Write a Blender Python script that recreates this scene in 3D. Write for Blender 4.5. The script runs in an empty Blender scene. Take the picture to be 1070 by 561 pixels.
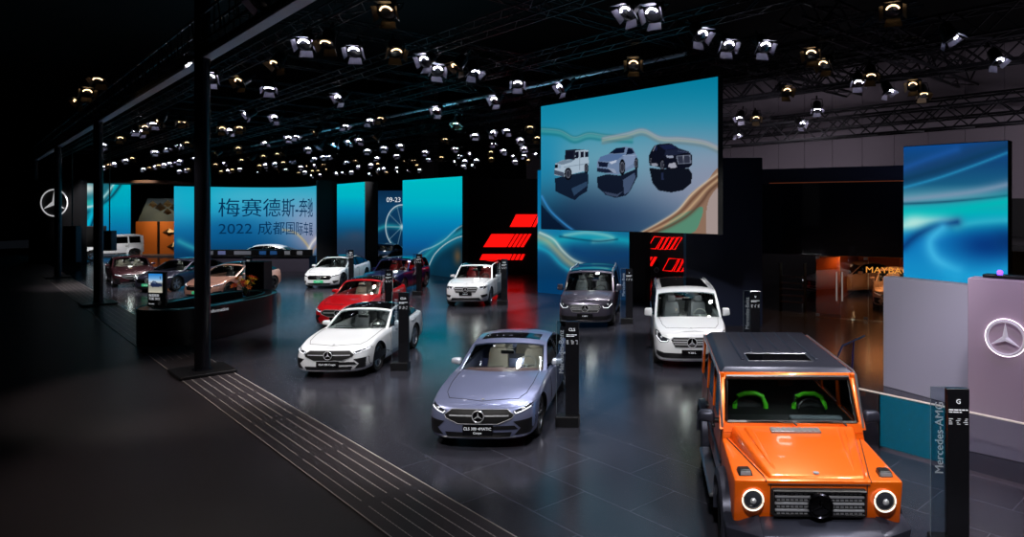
import bpy, bmesh, math, random
import numpy as np
from mathutils import Vector, Matrix, geometry
from mathutils.bvhtree import BVHTree
random.seed(7)
C = bpy.context.scene.collection
PI = math.pi
HC, FL, CX, HY = 4.0, 702.0, 662.0, 219.0     # camera height, focal length in pixels, principal column, horizon row
UX, UY = -.711, .703                           # direction of the column line
VX, VY = .703, .711                            # across it, into the stand
def gp(px, py, z=0.0):
    D = (HC - z)*FL/(py - HY); return ((px - CX)*D/FL, D)
def lin(c):
    return tuple((v/255/12.92 if v/255 <= .04045 else ((v/255+.055)/1.055)**2.4) for v in c)
# ---------------------------------------------------------------- materials
M = {}
def mat(name, col, rough=.5, metal=0., coat=0., emit=0., ecol=None, spec=.5, flake=0., noise=None):
    if name in M: return M[name]
    m = bpy.data.materials.new(name); m.use_nodes = True
    nt = m.node_tree; b = nt.nodes['Principled BSDF']
    c = lin(col)
    b.inputs['Base Color'].default_value = (*c, 1); b.inputs['Roughness'].default_value = rough
    b.inputs['Metallic'].default_value = metal; b.inputs['Coat Weight'].default_value = coat
    b.inputs['Coat Roughness'].default_value = .04; b.inputs['Specular IOR Level'].default_value = spec
    if emit:
        b.inputs['Emission Color'].default_value = (*(lin(ecol) if ecol else c), 1); b.inputs['Emission Strength'].default_value = emit
    if noise:                                   # (scale, amount): a slight variation of roughness and tone
        tc = nt.nodes.new('ShaderNodeTexCoord'); n = nt.nodes.new('ShaderNodeTexNoise'); n.inputs['Scale'].default_value = noise[0]
        n.inputs['Detail'].default_value = 4
        nt.links.new(tc.outputs['Object'], n.inputs['Vector'])
        mr = nt.nodes.new('ShaderNodeMapRange'); mr.inputs['To Min'].default_value = max(0, rough-noise[1]); mr.inputs['To Max'].default_value = min(1, rough+noise[1])
        nt.links.new(n.outputs['Fac'], mr.inputs['Value']); nt.links.new(mr.outputs['Result'], b.inputs['Roughness'])
    M[name] = m; return m
def glass(name, tint, refl=.06):
    if name in M: return M[name]
    m = bpy.data.materials.new(name); m.use_nodes = True; nt = m.node_tree; nt.nodes.clear()
    o = nt.nodes.new('ShaderNodeOutputMaterial'); mx = nt.nodes.new('ShaderNodeMixShader')
    t = nt.nodes.new('ShaderNodeBsdfTransparent'); g = nt.nodes.new('ShaderNodeBsdfGlossy'); lw = nt.nodes.new('ShaderNodeFresnel')
    ge = nt.nodes.new('ShaderNodeNewGeometry'); io = nt.nodes.new('ShaderNodeMath'); io.operation = 'MULTIPLY_ADD'; io.inputs[1].default_value = 1/1.5 - 1.5; io.inputs[2].default_value = 1.5
    nt.links.new(ge.outputs['Backfacing'], io.inputs[0]); nt.links.new(io.outputs[0], lw.inputs['IOR']); g.inputs['Roughness'].default_value = .02
    ad = nt.nodes.new('ShaderNodeMath'); ad.operation = 'ADD'; ad.inputs[1].default_value = refl; ad.use_clamp = True
    t.inputs['Color'].default_value = (*lin(tint), 1)
    nt.links.new(lw.outputs[0], ad.inputs[0]); nt.links.new(ad.outputs[0], mx.inputs[0])
    nt.links.new(t.outputs[0], mx.inputs[1]); nt.links.new(g.outputs[0], mx.inputs[2]); nt.links.new(mx.outputs[0], o.inputs[0])
    M[name] = m; return m
def screen_mat():
    if 'led_picture' in M: return M['led_picture']
    m = bpy.data.materials.new('led_picture'); m.use_nodes = True; nt = m.node_tree; nt.nodes.clear()
    o = nt.nodes.new('ShaderNodeOutputMaterial'); e = nt.nodes.new('ShaderNodeEmission'); a = nt.nodes.new('ShaderNodeVertexColor')
    a.layer_name = 'picture'; nt.links.new(a.outputs['Color'], e.inputs['Color']); e.inputs['Strength'].default_value = 1.0
    nt.links.new(e.outputs[0], o.inputs[0]); M['led_picture'] = m; return m
BLK = mat('black_satin', (16, 16, 19), .4); BLKM = mat('black_matte', (11, 11, 13), .8); GLOSSB = mat('black_gloss', (8, 8, 10), .08, coat=.5)
CHR = mat('chrome', (226, 228, 234), .22, .55); GRB = mat('grille_black', (9, 9, 11), .55, spec=.25); SIL = mat('silver_trim', (170, 172, 180), .3, .9); TIRE = mat('tyre_rubber', (14, 14, 15), .65)
ALU = mat('alloy', (150, 152, 160), .25, .9); ALUD = mat('dark_alloy', (55, 56, 62), .3, .8)
GLA = glass('windscreen_glass', (222, 230, 230), .03); GLD = glass('dark_side_glass', (70, 76, 82)); CLR = glass('clear_glass', (225, 232, 236), .02)
WHT = mat('white_mark', (225, 228, 235), .4, emit=.35); LAMPW = mat('headlamp_light', (255, 255, 255), .3, emit=.75, ecol=(235, 240, 255))
LAMPG = mat('headlamp_glass', (52, 54, 62), .06, .2, coat=1.); GREENP = mat('green_plate', (60, 190, 130), .4, emit=.25)
# ---------------------------------------------------------------- object helpers
def link(name, me, material=None, parent=None, loc=None, rot=None):
    o = bpy.data.objects.new(name, me); C.objects.link(o)
    if material is not None and me is not None:
        for m in (material if isinstance(material, (list, tuple)) else [material]): me.materials.append(m)
    if parent: o.parent = parent
    if loc is not None: o.location = loc
    if rot is not None: o.rotation_euler = rot
    return o
def obj(name, bm, material, parent=None, loc=None, rot=None, smooth=None, keep=False):
    bmesh.ops.recalc_face_normals(bm, faces=bm.faces)
    if smooth is not None:
        for f in bm.faces: f.smooth = True
        for e in bm.edges:
            if len(e.link_faces) == 2 and e.calc_face_angle(0) > math.radians(smooth): e.smooth = False
    me = bpy.data.meshes.new(name); bm.to_mesh(me)
    if not keep: bm.free()
    return link(name, me, material, parent, loc, rot)
def tag(o, label=None, cat=None, group=None, kind=None):
    if label: o['label'] = label
    if cat: o['category'] = cat
    if group: o['group'] = group
    if kind: o['kind'] = kind
    return o
def empty(name, label, cat, loc=(0, 0, 0), rz=0, group=None):
    o = bpy.data.objects.new(name, None); C.objects.link(o); o.location = loc; o.rotation_euler = (0, 0, rz); o.empty_display_size = .2
    return tag(o, label, cat, group)
def copy_tree(o, parent=None):
    c = o.copy(); C.objects.link(c)
    if parent: c.parent = parent
    for ch in [x for x in bpy.data.objects if x.parent == o]: copy_tree(ch, c)
    return c
def BM(): return bmesh.new()
def hexa(bm, p, bev=0, seg=2, mi=0):
    """p: eight corners, bottom four then top four, same winding"""
    v = [bm.verts.new(q) for q in p]
    fs = [bm.faces.new([v[i] for i in f]) for f in ((3, 2, 1, 0), (4, 5, 6, 7), (0, 1, 5, 4), (1, 2, 6, 5), (2, 3, 7, 6), (3, 0, 4, 7))]
    for f in fs: f.material_index = mi
    if bev:
        es = list({e for f in fs for e in f.edges})
        bmesh.ops.bevel(bm, geom=es, offset=bev, segments=seg, affect='EDGES', profile=.5, clamp_overlap=True)
def box(bm, x0, x1, y0, y1, z0, z1, bev=0, seg=2):
    hexa(bm, [(x0, y0, z0), (x1, y0, z0), (x1, y1, z0), (x0, y1, z0), (x0, y0, z1), (x1, y0, z1), (x1, y1, z1), (x0, y1, z1)], bev, seg)
def tube(bm, pts, r, n=6, closed=False):
    pts = [Vector(p) for p in pts]; rings = []
    N = len(pts)
    for i, p in enumerate(pts):
        if closed: d = pts[(i+1) % N] - pts[i-1]
        else: d = pts[min(i+1, N-1)] - pts[max(i-1, 0)]
        if d.length < 1e-9: d = Vector((0, 0, 1))
        d.normalize(); up = Vector((0, 0, 1)) if abs(d.z) < .95 else Vector((1, 0, 0))
        a = d.cross(up).normalized(); b = d.cross(a)
        rr = r[i] if isinstance(r, (list, tuple)) else r
        rings.append([bm.verts.new(p + (a*math.cos(t) + b*math.sin(t))*rr) for t in [2*PI*(k+.5)/n for k in range(n)]])
    for i in range(N if closed else N-1):
        A, B = rings[i], rings[(i+1) % N]
        for k in range(n): bm.faces.new((A[k], A[(k+1) % n], B[(k+1) % n], B[k]))
    if not closed: bm.faces.new(rings[0][::-1]); bm.faces.new(rings[-1])
def lathe(bm, prof, n=32, axis='z', org=(0, 0, 0)):
    """prof: (radius, height) list; closed when first and last radii are 0"""
    rings = []
    def P(r, h, t):
        c, s = r*math.cos(t), r*math.sin(t)
        q = (c, s, h) if axis == 'z' else ((h, c, s) if axis == 'x' else (c, h, s))
        return (q[0]+org[0], q[1]+org[1], q[2]+org[2])
    for r, h in prof:
        rings.append([bm.verts.new(P(0, h, 0))] if r < 1e-6 else [bm.verts.new(P(r, h, 2*PI*k/n)) for k in range(n)])
    for A, B in zip(rings, rings[1:]):
        for k in range(n):
            if len(A) == 1 and len(B) == 1: continue
            if len(A) == 1: bm.faces.new((A[0], B[k], B[(k+1) % n]))
            elif len(B) == 1: bm.faces.new((A[k], A[(k+1) % n], B[0]))
            else: bm.faces.new((A[k], A[(k+1) % n], B[(k+1) % n], B[k]))
def cyl(bm, p, q, r, n=12): tube(bm, [p, q], r, n)
def prism(bm, pts, y0, y1, swap=None):
    """polygon (x,z) extruded between y0 and y1; swap maps (x,y,z)"""
    f = swap or (lambda x, y, z: (x, y, z))
    a = [bm.verts.new(f(x, y0, z)) for x, z in pts]; b = [bm.verts.new(f(x, y1, z)) for x, z in pts]
    bm.faces.new(a); bm.faces.new(b[::-1])
    for i in range(len(pts)):
        j = (i+1) % len(pts); bm.faces.new((a[i], a[j], b[j], b[i]))
def star_emblem(bm, c, R, normal_y=True, f=None, t=.12, ring=.085):
    """a three-pointed star in a ring, in the x-z plane facing -y, centred on c"""
    f = f or (lambda x, y, z: (c[0]+x, c[1]+y, c[2]+z))
    n = 40; rt = R*ring
    A = []
    for k in range(n):
        th = 2*PI*k/n; A.append([bm.verts.new(f((R-rt + dr)*math.sin(th), dy, (R-rt + dr)*math.cos(th))) for dr, dy in ((-rt, 0), (0, -R*t), (rt, 0), (0, R*t*.4))])
    for k in range(n):
        P, Q = A[k], A[(k+1) % n]
        for j in range(4): bm.faces.new((P[j], P[(j+1) % 4], Q[(j+1) % 4], Q[j]))
    cf = bm.verts.new(f(0, -R*t*1.3, 0)); cb = bm.verts.new(f(0, R*t*.3, 0)); rim = []
    for k in range(6):
        th = PI*k/3; rr = R*(1-ring*1.6) if k % 2 == 0 else R*.17
        rim.append(bm.verts.new(f(rr*math.sin(th), 0, rr*math.cos(th))))
    for k in range(6):
        bm.faces.new((rim[k], rim[(k+1) % 6], cf)); bm.faces.new((rim[(k+1) % 6], rim[k], cb))
def text_mesh(body, size, f, material, parent, name='lettering', align='CENTER', extrude=.004, xs=1.0, bold=0.):
    """text laid in the x-z plane then mapped through f(x, y, z)"""
    cu = bpy.data.curves.new('t', 'FONT'); cu.body = body; cu.size = size; cu.align_x = align; cu.extrude = extrude; cu.resolution_u = 3; cu.offset = bold
    o = bpy.data.objects.new('t', cu); C.objects.link(o)
    dg = bpy.context.evaluated_depsgraph_get(); me = bpy.data.meshes.new_from_object(o.evaluated_get(dg)); me.name = name
    bpy.data.objects.remove(o); bpy.data.curves.remove(cu)
    for v in me.vertices: v.co = Vector(f(v.co.x*xs, -v.co.z, v.co.y))
    me.materials.clear()
    return link(name, me, material, parent)
def catmull(pts, n):
    out = []; N = len(pts)
    for i in range(N-1):
        p0, p1, p2, p3 = pts[max(i-1, 0)], pts[i], pts[i+1], pts[min(i+2, N-1)]
        for k in range(n):
            t = k/n
            out.append(tuple(.5*((2*b)+(c-a)*t+(2*a-5*b+4*c-d)*t*t+(3*b-a-3*c+d)*t**3) for a, b, c, d in zip(p0, p1, p2, p3)))
    out.append(tuple(pts[-1])); return out
def interp(pts):
    xs = [p[0] for p in pts]; ys = [p[1] for p in pts]
    # monotone cubic
    n = len(xs); d = [(ys[i+1]-ys[i])/(xs[i+1]-xs[i]) for i in range(n-1)]
    m = [d[0]] + [0 if d[i-1]*d[i] <= 0 else 2*d[i-1]*d[i]/(d[i-1]+d[i]) for i in range(1, n-1)] + [d[-1]]
    def f(x):
        if x <= xs[0]: return ys[0]
        if x >= xs[-1]: return ys[-1]
        i = max(j for j in range(n-1) if xs[j] <= x); h = xs[i+1]-xs[i]; t = (x-xs[i])/h
        return ((2*t**3-3*t*t+1)*ys[i] + (t**3-2*t*t+t)*h*m[i] + (-2*t**3+3*t*t)*ys[i+1] + (t**3-t*t)*h*m[i+1])
    return f
def boolean_cut(o, cutters):
    """cut each closed bmesh out of o; the cut faces take material slot 2"""
    tmp = []
    bm = BM()
    for cb in cutters: cb(bm)
    for f in bm.faces: f.material_index = 1
    me = bpy.data.meshes.new('cut'); bmesh.ops.recalc_face_normals(bm, faces=bm.faces); bm.to_mesh(me); bm.free()
    for m in o.data.materials: me.materials.append(m)
    co = bpy.data.objects.new('cut', me); C.objects.link(co); co.parent = o.parent
    md = o.modifiers.new('b', 'BOOLEAN'); md.operation = 'DIFFERENCE'; md.solver = 'EXACT'; md.object = co
    dg = bpy.context.evaluated_depsgraph_get(); dg.update()
    new = bpy.data.meshes.new_from_object(o.evaluated_get(dg)); old = o.data
    o.modifiers.clear(); o.data = new; new.name = old.name
    bpy.data.objects.remove(co); bpy.data.meshes.remove(me); bpy.data.meshes.remove(old)
    b = BM(); b.from_mesh(new)
    for f in b.faces: f.smooth = True
    for e in b.edges: e.smooth = not (len(e.link_faces) == 2 and e.calc_face_angle(0) > math.radians(34))
    b.to_mesh(new); b.free()
# ---------------------------------------------------------------- wheels
def wheel(parent, x, y, R, w, rimmat, spokes=5, name='wheel'):
    """a wheel whose outer face looks along +x when x > 0; rim, with tyre and centre cap as its own pieces"""
    sg = 1 if x > 0 else -1
    bm = BM(); Rr = R*.72
    lathe(bm, [(Rr*.99, -w*.5), (Rr*.99, w*.42), (Rr*.93, w*.46), (Rr*.9, w*.38), (Rr*.86, 0), (Rr*.86, -w*.5), (Rr*.99, -w*.5)], 32, 'x')
    lathe(bm, [(0, w*.36), (Rr*.2, w*.36), (Rr*.2, w*.15), (0, w*.15)], 16, 'x')
    for k in range(spokes):
        for d in (-.14, .14):
            a = 2*PI*k/spokes + .3; c0, c1 = a + d*.8, a + d*1.25
            def q(r, t, h, dw): return (h, r*math.cos(t) - dw*math.sin(t), r*math.sin(t) + dw*math.cos(t))
            t1, t0 = .022*R/.34, .028*R/.34
            hexa(bm, [q(Rr*.15, c0, w*.16, -t0), q(Rr*.9, c1, w*.26, -t1), q(Rr*.9, c1, w*.26, t1), q(Rr*.15, c0, w*.16, t0),
                      q(Rr*.15, c0, w*.32, -t0), q(Rr*.9, c1, w*.42, -t1), q(Rr*.9, c1, w*.42, t1), q(Rr*.15, c0, w*.32, t0)])
    rot = (0, 0, 0 if sg > 0 else PI)
    o = obj(name, bm, rimmat, parent, (x, y, R), rot, smooth=30)
    bm = BM(); lathe(bm, [(Rr*.97, -w*.5), (R*.95, -w*.5), (R, -w*.38), (R, w*.36), (R*.95, w*.5), (Rr*.99, w*.47), (Rr*.97, -w*.5)], 40, 'x')
    obj('tyre', bm, TIRE, o, smooth=40)
    bm = BM(); lathe(bm, [(0, 0), (Rr*.62, 0), (Rr*.62, -w*.12), (0, -w*.12)], 24, 'x'); obj('brake_disc', bm, ALUD, o, smooth=40)
    return o
# ---------------------------------------------------------------- patches laid on a body
class Skin:
    def __init__(s, obs):
        vs, fs = [], []
        for o in obs:
            k = len(vs); vs += [v.co.copy() for v in o.data.vertices]; fs += [[i+k for i in p.vertices] for p in o.data.polygons]
        s.t = BVHTree.FromPolygons(vs, fs)
    def hit(s, a, b, d):
        """front/rear: (x,z); side: (y,z); top: (x,y)"""
        if d == 'f': o, r = Vector((a, -9, b)), Vector((0, 1, 0))
        elif d == 'b': o, r = Vector((a, 9, b)), Vector((0, -1, 0))
        elif d == 'l': o, r = Vector((9, a, b)), Vector((-1, 0, 0))
        elif d == 'r': o, r = Vector((-9, a, b)), Vector((1, 0, 0))
        else: o, r = Vector((a, b, 9)), Vector((0, 0, -1))
        h = s.t.ray_cast(o, r)
        return (h[0], r, h[1]) if h[0] is not None else (None, r, None)
def patch(bm, skin, poly, d='f', off=.006, th=.03, step=.06, clampd=.5):
    """a solid plate that follows the body under the polygon, its face `off` proud of the skin"""
    P = [Vector(p) for p in poly]; n = len(P); pts = []
    for i in range(n):
        a, b = P[i], P[(i+1) % n]; k = max(1, int((b-a).length/step))
        pts += [a.lerp(b, j/k) for j in range(k)]
    nb = len(pts); edges = [(i, (i+1) % nb) for i in range(nb)]
    x0, x1 = min(p.x for p in pts), max(p.x for p in pts); y0, y1 = min(p.y for p in pts), max(p.y for p in pts)
    gx = x0 + step/2
    while gx < x1:
        gy = y0 + step/2
        while gy < y1:
            pts.append(Vector((gx + 1e-4*random.random(), gy))); gy += step
        gx += step
    V, E, F, *_ = geometry.delaunay_2d_cdt(pts, edges, [], 1, 1e-6)
    H = []; last = None
    for v in V:
        h, r, nn = skin.hit(v.x, v.y, d)
        if h is None: H.append(None)
        else: last = h; H.append(h - r*off)
    ax = {'f': 1, 'b': 1, 'l': 0, 'r': 0, 't': 2}[d]; r = skin.hit(0, 0, d)[1]
    good = [h for h in H if h is not None]
    if not good: return
    for i, h in enumerate(H):
        if h is None:
            g = min(good, key=lambda q: (q - (Vector((V[i].x, q.y, V[i].y)) if ax == 1 else Vector((q.x, V[i].x, V[i].y)) if ax == 0 else Vector((V[i].x, V[i].y, q.z)))).length)
            H[i] = Vector((V[i].x, g.y, V[i].y)) if ax == 1 else Vector((g.x, V[i].x, V[i].y)) if ax == 0 else Vector((V[i].x, V[i].y, g.z))
    A = [bm.verts.new(h) for h in H]; B = [bm.verts.new(h + r*(off+th)) for h in H]; cnt = {}
    for f in F:
        try: bm.faces.new([A[i] for i in f]); bm.faces.new([B[i] for i in reversed(f)])
        except ValueError: continue
        for i in range(len(f)):
            e = (f[i], f[(i+1) % len(f)]); cnt[e] = cnt.get(e, 0) + 1
    for (i, j) in cnt:
        if (j, i) not in cnt: bm.faces.new((A[j], A[i], B[i], B[j]))
def seam(bm, skin, line, d, r=.005, off=.001, step=.08, closed=False, n=4):
    P = [Vector(p) for p in line]; pts = []
    L = len(P) if closed else len(P)-1
    for i in range(L):
        a, b = P[i], P[(i+1) % len(P)]; k = max(1, int((b-a).length/step)); pts += [a.lerp(b, j/k) for j in range(k)]
    if not closed: pts.append(P[-1])
    q = []
    for p in pts:
        h, rr, nn = skin.hit(p.x, p.y, d)
        if h is not None: q.append(h - rr*off)
    if len(q) > 1: tube(bm, q, r, n, closed)
def mir(poly): return [(-x, z) for x, z in poly]
def rect(x0, x1, z0, z1): return [(x0, z0), (x1, z0), (x1, z1), (x0, z1)]
# ---------------------------------------------------------------- the car body
def make_body(name, S, paint, root):
    L, W = S['L'], S['W']/2
    top = interp(S['hood']); sh = interp(S['shoulder']); zb = interp(S['bottom'])
    sc, sb = S['cowl'], S['tail']            # cabin limits on the side edge
    fr, rr = S.get('round', (.34, .26))      # how far the corners sweep back, front and rear
    plan = [(0, 0), (.35*W, fr*.05), (.62*W, fr*.22), (.8*W, fr*.52), (.9*W, fr), (.95*W, fr*1.7), (.985*W, fr*2.8)]
    rear = [(.99*W, L-rr*3), (.965*W, L-rr*1.8), (.91*W, L-rr), (.8*W, L-rr*.5), (.6*W, L-rr*.18), (.33*W, L-rr*.04), (0, L)]
    f_ = catmull(plan, 4); r_ = catmull(rear, 4)
    s0, s1 = f_[-1][1], r_[0][1]
    side = []; s = s0 + .12
    marks = [sc-.01, sc+.02, sb-.02, sb+.01]
    ss = sorted([s0 + (s1-s0)*k/34 for k in range(1, 34)] + [m for m in marks if s0 < m < s1])
    ring = f_ + [(W*(1 - .012*abs((q-s0)/(s1-s0)*2-1)**3), q) for q in ss] + r_
    prof = S.get('prof', [(0, .90), (.06, .955), (.2, .985), (.42, 1.0), (.62, 1.0), (.78, .985), (.9, .975), (1, .93)])
    fo = S.get('nose', [(0, .06), (.1, .01), (.3, 0), (.55, .015), (.8, .06), (.93, .12), (1, .20)])
    ro = S.get('stern', [(0, .10), (.2, .02), (.45, 0), (.75, .03), (1, .09)])
    FO, RO, PR = interp(fo), interp(ro), interp(prof)
    ts = [0, .05, .12, .22, .34, .46, .58, .68, .77, .85, .91, .96, 1]
    tub = .42
    gs = [.97, .93, .89, .885, .7, .5, .3, .12, 0]
    rows = []
    for (x, s) in ring:
        col = []
        wf = max(0, 1 - s/1.0)**1.5; wr = max(0, 1 - (L-s)/.9)**1.5
        z0, z1 = zb(s), sh(s)
        for t in ts:
            k = PR(t)
            kk = 1 + (k-1)*min(1, x/(.45*W))
            sx = s + FO(t)*wf - RO(t)*wr
            col.append((x*kk, sx, z0 + (z1-z0)*t))
        xe, se, _ = col[-1]
        bend = S.get('bend', .28)*max(0, min(1, (se-.5)/.7))*max(0, min(1, (sc+1.6-se)/1.6)) if se < sc + 1.6 else 0
        bend -= S.get('bendr', .12)*max(0, min(1, (L-.15-se)/.4))*max(0, min(1, (se-sb+1.2)/1.2)) if se > sb-1.2 else 0
        incab = sc < se < sb
        for g in gs:
            s2 = se - bend*(1-g*g); zc = top(s2)
            z = z1 + (zc - z1)*(1 - g**2.4)
            if incab: z = z1 - .01 if g > .887 else (tub if se < S['axle']+S['wb']-.5 else .80)
            crease = S.get('crease', 0)
            if crease and not incab and s2 < sc: z += crease*math.exp(-((g-.62)/.07)**2)*min(1, max(0, (s2-.15)/.5))
            col.append((xe*g, s2, z))
        # underside
        rows.append([(0, col[0][1], z0)] + col)
    bm = BM(); grid = []
    for sgn in (1, -1):
        g2 = []
        for col in rows: g2.append([bm.verts.new((sgn*p[0], p[1]-L/2, p[2])) for p in col])
        n = min(len(c) for c in g2)
        for i in range(len(g2)-1):
            for j in range(n-1):
                q = (g2[i][j], g2[i+1][j], g2[i+1][j+1], g2[i][j+1])
                try: bm.faces.new(q if sgn > 0 else q[::-1])
                except ValueError: pass
    bmesh.ops.remove_doubles(bm, verts=bm.verts, dist=.0008)
    bmesh.ops.dissolve_degenerate(bm, edges=bm.edges, dist=.0004)
    hol = [e for e in bm.edges if e.is_boundary]
    if hol: bmesh.ops.holes_fill(bm, edges=hol)
    o = obj(name, bm, [paint, BLKM], root, smooth=38)
    R = S['R']; yf, yr = S['axle'] - L/2, S['axle'] + S['wb'] - L/2
    def cut(y, sg):
        def f(b):
            lathe(b, [(0, 0), (R+.045, 0), (R+.045, .8), (0, .8)], 40, 'x', ((W-.27) if sg > 0 else -(W-.27)-.8, y, R+.01))
        return f
    boolean_cut(o, [cut(yf, 1), cut(yf, -1), cut(yr, 1), cut(yr, -1)])
    return o
def greenhouse(S, paint, root, roofmat, glass_f, glass_s, trim):
    L, W = S['L'], S['W']/2
    Cc, Ee = catmull(S['C'], 6), catmull(S['E'], 6)
    nC = len(Cc); key = 6
    wb = W*S.get('belt_w', .925); tum = S.get('tumble', .42); sh = interp(S['shoulder'])
    def side(s, z):
        zb = sh(s); h = max(0, z - zb)
        pin = max(0, 1-(s-S['E'][0][0])/1.2)*.03 + max(0, (s-(S['E'][-1][0]-1.3))/1.3)*S.get('rearpin', .10)
        return wb - tum*h*(.75+.45*h) - pin
    def E(i): s, z = Ee[i]; return (side(s, z), s, z)
    def T(i, g):
        c, e = Cc[i], E(i); q = abs(g)**1.8 if i not in (0,) else abs(g)**2
        q2 = abs(g)**2.6
        return (e[0]*g, c[0] + (e[1]-c[0])*q - L/2, c[1] + (e[2]-c[1])*q2)
    nk = len(S['C']); iF, iR = key*1, key*(nk-2)      # windscreen top, rear window top
    gl = [-1, -.93, -.8, -.6, -.4, -.2, 0, .2, .4, .6, .8, .93, 1]
    def strip(bm, i0, i1, pick, th=.018, sub=1):
        """faces where pick(row, col) holds, thickened"""
        V = {}
        def v(i, j, lay):
            if (i, j, lay) not in V:
                p = Vector(T(i, gl[j])); 
                if lay: p.z -= th; p.x *= .985
                V[(i, j, lay)] = bm.verts.new(p)
            return V[(i, j, lay)]
        cells = [(i, j) for i in range(i0, i1) for j in range(len(gl)-1) if pick(i, j)]
        cs = set(cells)
        for i, j in cells:
            bm.faces.new((v(i, j, 0), v(i, j+1, 0), v(i+1, j+1, 0), v(i+1, j, 0)))
            bm.faces.new((v(i+1, j, 1), v(i+1, j+1, 1), v(i, j+1, 1), v(i, j, 1)))
            for (di, dj, a, b) in ((-1, 0, (i, j), (i, j+1)), (1, 0, (i+1, j), (i+1, j+1)), (0, -1, (i, j), (i+1, j)), (0, 1, (i, j+1), (i+1, j+1))):
                if (i+di, j+dj) not in cs: bm.faces.new((v(*a, 0), v(*b, 0), v(*b, 1), v(*a, 1)))
    last = len(gl)-2
    edge = lambda i, j: j in (0, last)
    bm = BM(); strip(bm, 0, nC-1, lambda i, j: edge(i, j) or (iF <= i < iR and (i == iF or i == iR-1 or not S.get('pano'))) , .03)
    if not S.get('pano') and S.get('sunroof'):
        bm.free(); bm = BM(); a, b = S['sunroof']
        strip(bm, 0, nC-1, lambda i, j: edge(i, j) or (iF <= i < iR and not (a <= i < b and 2 <= j <= last-2)), .03)
    o = obj('roof', bm, roofmat if S.get('roofall') else paint, root, smooth=50)
    if S.get('pano'):
        bm = BM(); strip(bm, iF+1, iR-1, lambda i, j: not edge(i, j), .02); obj('roof_panel', bm, roofmat, root, smooth=50)
    elif S.get('sunroof'):
        bm = BM(); strip(bm, a, b, lambda i, j: 2 <= j <= last-2, .03); sr = obj('sunroof', bm, GLOSSB, root, smooth=50)
    bm = BM(); strip(bm, 0, iF, lambda i, j: not edge(i, j), .008); obj('windscreen', bm, glass_f, root, smooth=50)
    bm = BM(); strip(bm, iR, nC-1, lambda i, j: not edge(i, j), .008); obj('rear_window', bm, GLD, root, smooth=50)
    # side glass and frames
    def Sp(i, vv, sg):
        s, z = Ee[i]; zb = sh(s) - .012; z2 = zb + (z-zb)*vv
        return Vector((sg*side(s, z2), s - L/2, z2))
    pil = S['pillars']           # indices (in edge samples) of the vertical posts, as (i0, i1)
    vs = [0, .06, .5, .9, 1]
    for sg in (1, -1):
        fb = BM(); gb = []
        run = []
        for i in range(nC-1):
            post = any(a <= i < b for a, b in pil)
            for k in range(4):
                fr_ = post or k in (0, 3)
                q = [Sp(i, vs[k], sg), Sp(i+1, vs[k], sg), Sp(i+1, vs[k+1], sg), Sp(i, vs[k+1], sg)]
                if fr_:
                    o8 = q + [p - Vector((sg*.03, 0, 0)) for p in q]
                    if (q[0]-q[3]).length < 1e-4 and (q[1]-q[2]).length < 1e-4: continue
                    v = [fb.verts.new(p) for p in o8]
                    for f in ((0, 1, 2, 3), (7, 6, 5, 4), (0, 1, 5, 4), (2, 3, 7, 6), (0, 3, 7, 4), (1, 2, 6, 5)): fb.faces.new([v[t] for t in f])
            if post:
                if run: gb.append(run); run = []
            else: run.append(i)
        if run: gb.append(run)
        bmesh.ops.remove_doubles(fb, verts=fb.verts, dist=.0005); bmesh.ops.dissolve_degenerate(fb, edges=fb.edges, dist=.0004)
        obj('window_frame', fb, trim, root, smooth=45)
        for run in gb:
            b = BM()
            for i in run:
                for k in (1, 2):
                    q = [Sp(i, vs[k], sg), Sp(i+1, vs[k], sg), Sp(i+1, vs[k+1], sg), Sp(i, vs[k+1], sg)]
                    if (q[0]-q[3]).length < 1e-3 and (q[1]-q[2]).length < 1e-3: continue
                    v = [b.verts.new(p - Vector((sg*.008, 0, 0))) for p in q]; 
                    try: b.faces.new(v)
                    except ValueError: pass
            bmesh.ops.remove_doubles(b, verts=b.verts, dist=.0005)
            r = bmesh.ops.extrude_face_region(b, geom=b.faces[:]); bmesh.ops.translate(b, vec=(-sg*.006, 0, 0), verts=[e for e in r['geom'] if isinstance(e, bmesh.types.BMVert)])
            obj('side_window', b, glass_s, root)
    return side
def seat(bm, x, y, z, w=.5):
    hexa(bm, [(x-w/2, y-.28, z-.14), (x+w/2, y-.28, z-.14), (x+w/2, y+.26, z-.14), (x-w/2, y+.26, z-.14), (x-w/2, y-.28, z), (x+w/2, y-.28, z+.03), (x+w/2, y+.26, z), (x-w/2, y+.26, z)], .04)
    hexa(bm, [(x-w/2, y+.16, z-.05), (x+w/2, y+.16, z-.05), (x+w/2, y+.30, z-.05), (x-w/2, y+.30, z-.05), (x-w*.38, y+.34, z+.60), (x+w*.38, y+.34, z+.60), (x+w*.38, y+.44, z+.60), (x-w*.38, y+.44, z+.60)], .045)
    hexa(bm, [(x-.13, y+.33, z+.60), (x+.13, y+.33, z+.60), (x+.13, y+.43, z+.60), (x-.13, y+.43, z+.60), (x-.11, y+.35, z+.78), (x+.11, y+.35, z+.78), (x+.11, y+.44, z+.78), (x-.11, y+.44, z+.78)], .04)
def plate(root, skin, z, lines, w=.52, h=.14, m=None, size=.06):
    hh = skin.hit(0, z, 'f')[0]; y = hh.y - .02
    bm = BM(); box(bm, -w/2, w/2, y-.012, y+.05, z-h/2, z+h/2, .006, 1); p = obj('number_plate', bm, m or GLOSSB, root)
    for i, t in enumerate(lines):
        text_mesh(t, size if i == 0 else size*.8, lambda X, Y, Z, i=i: (X, y-.013+Y, z + Z + (-size*.35 if len(lines) == 1 else (.012 if i == 0 else -.052))), WHT, p)
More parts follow.
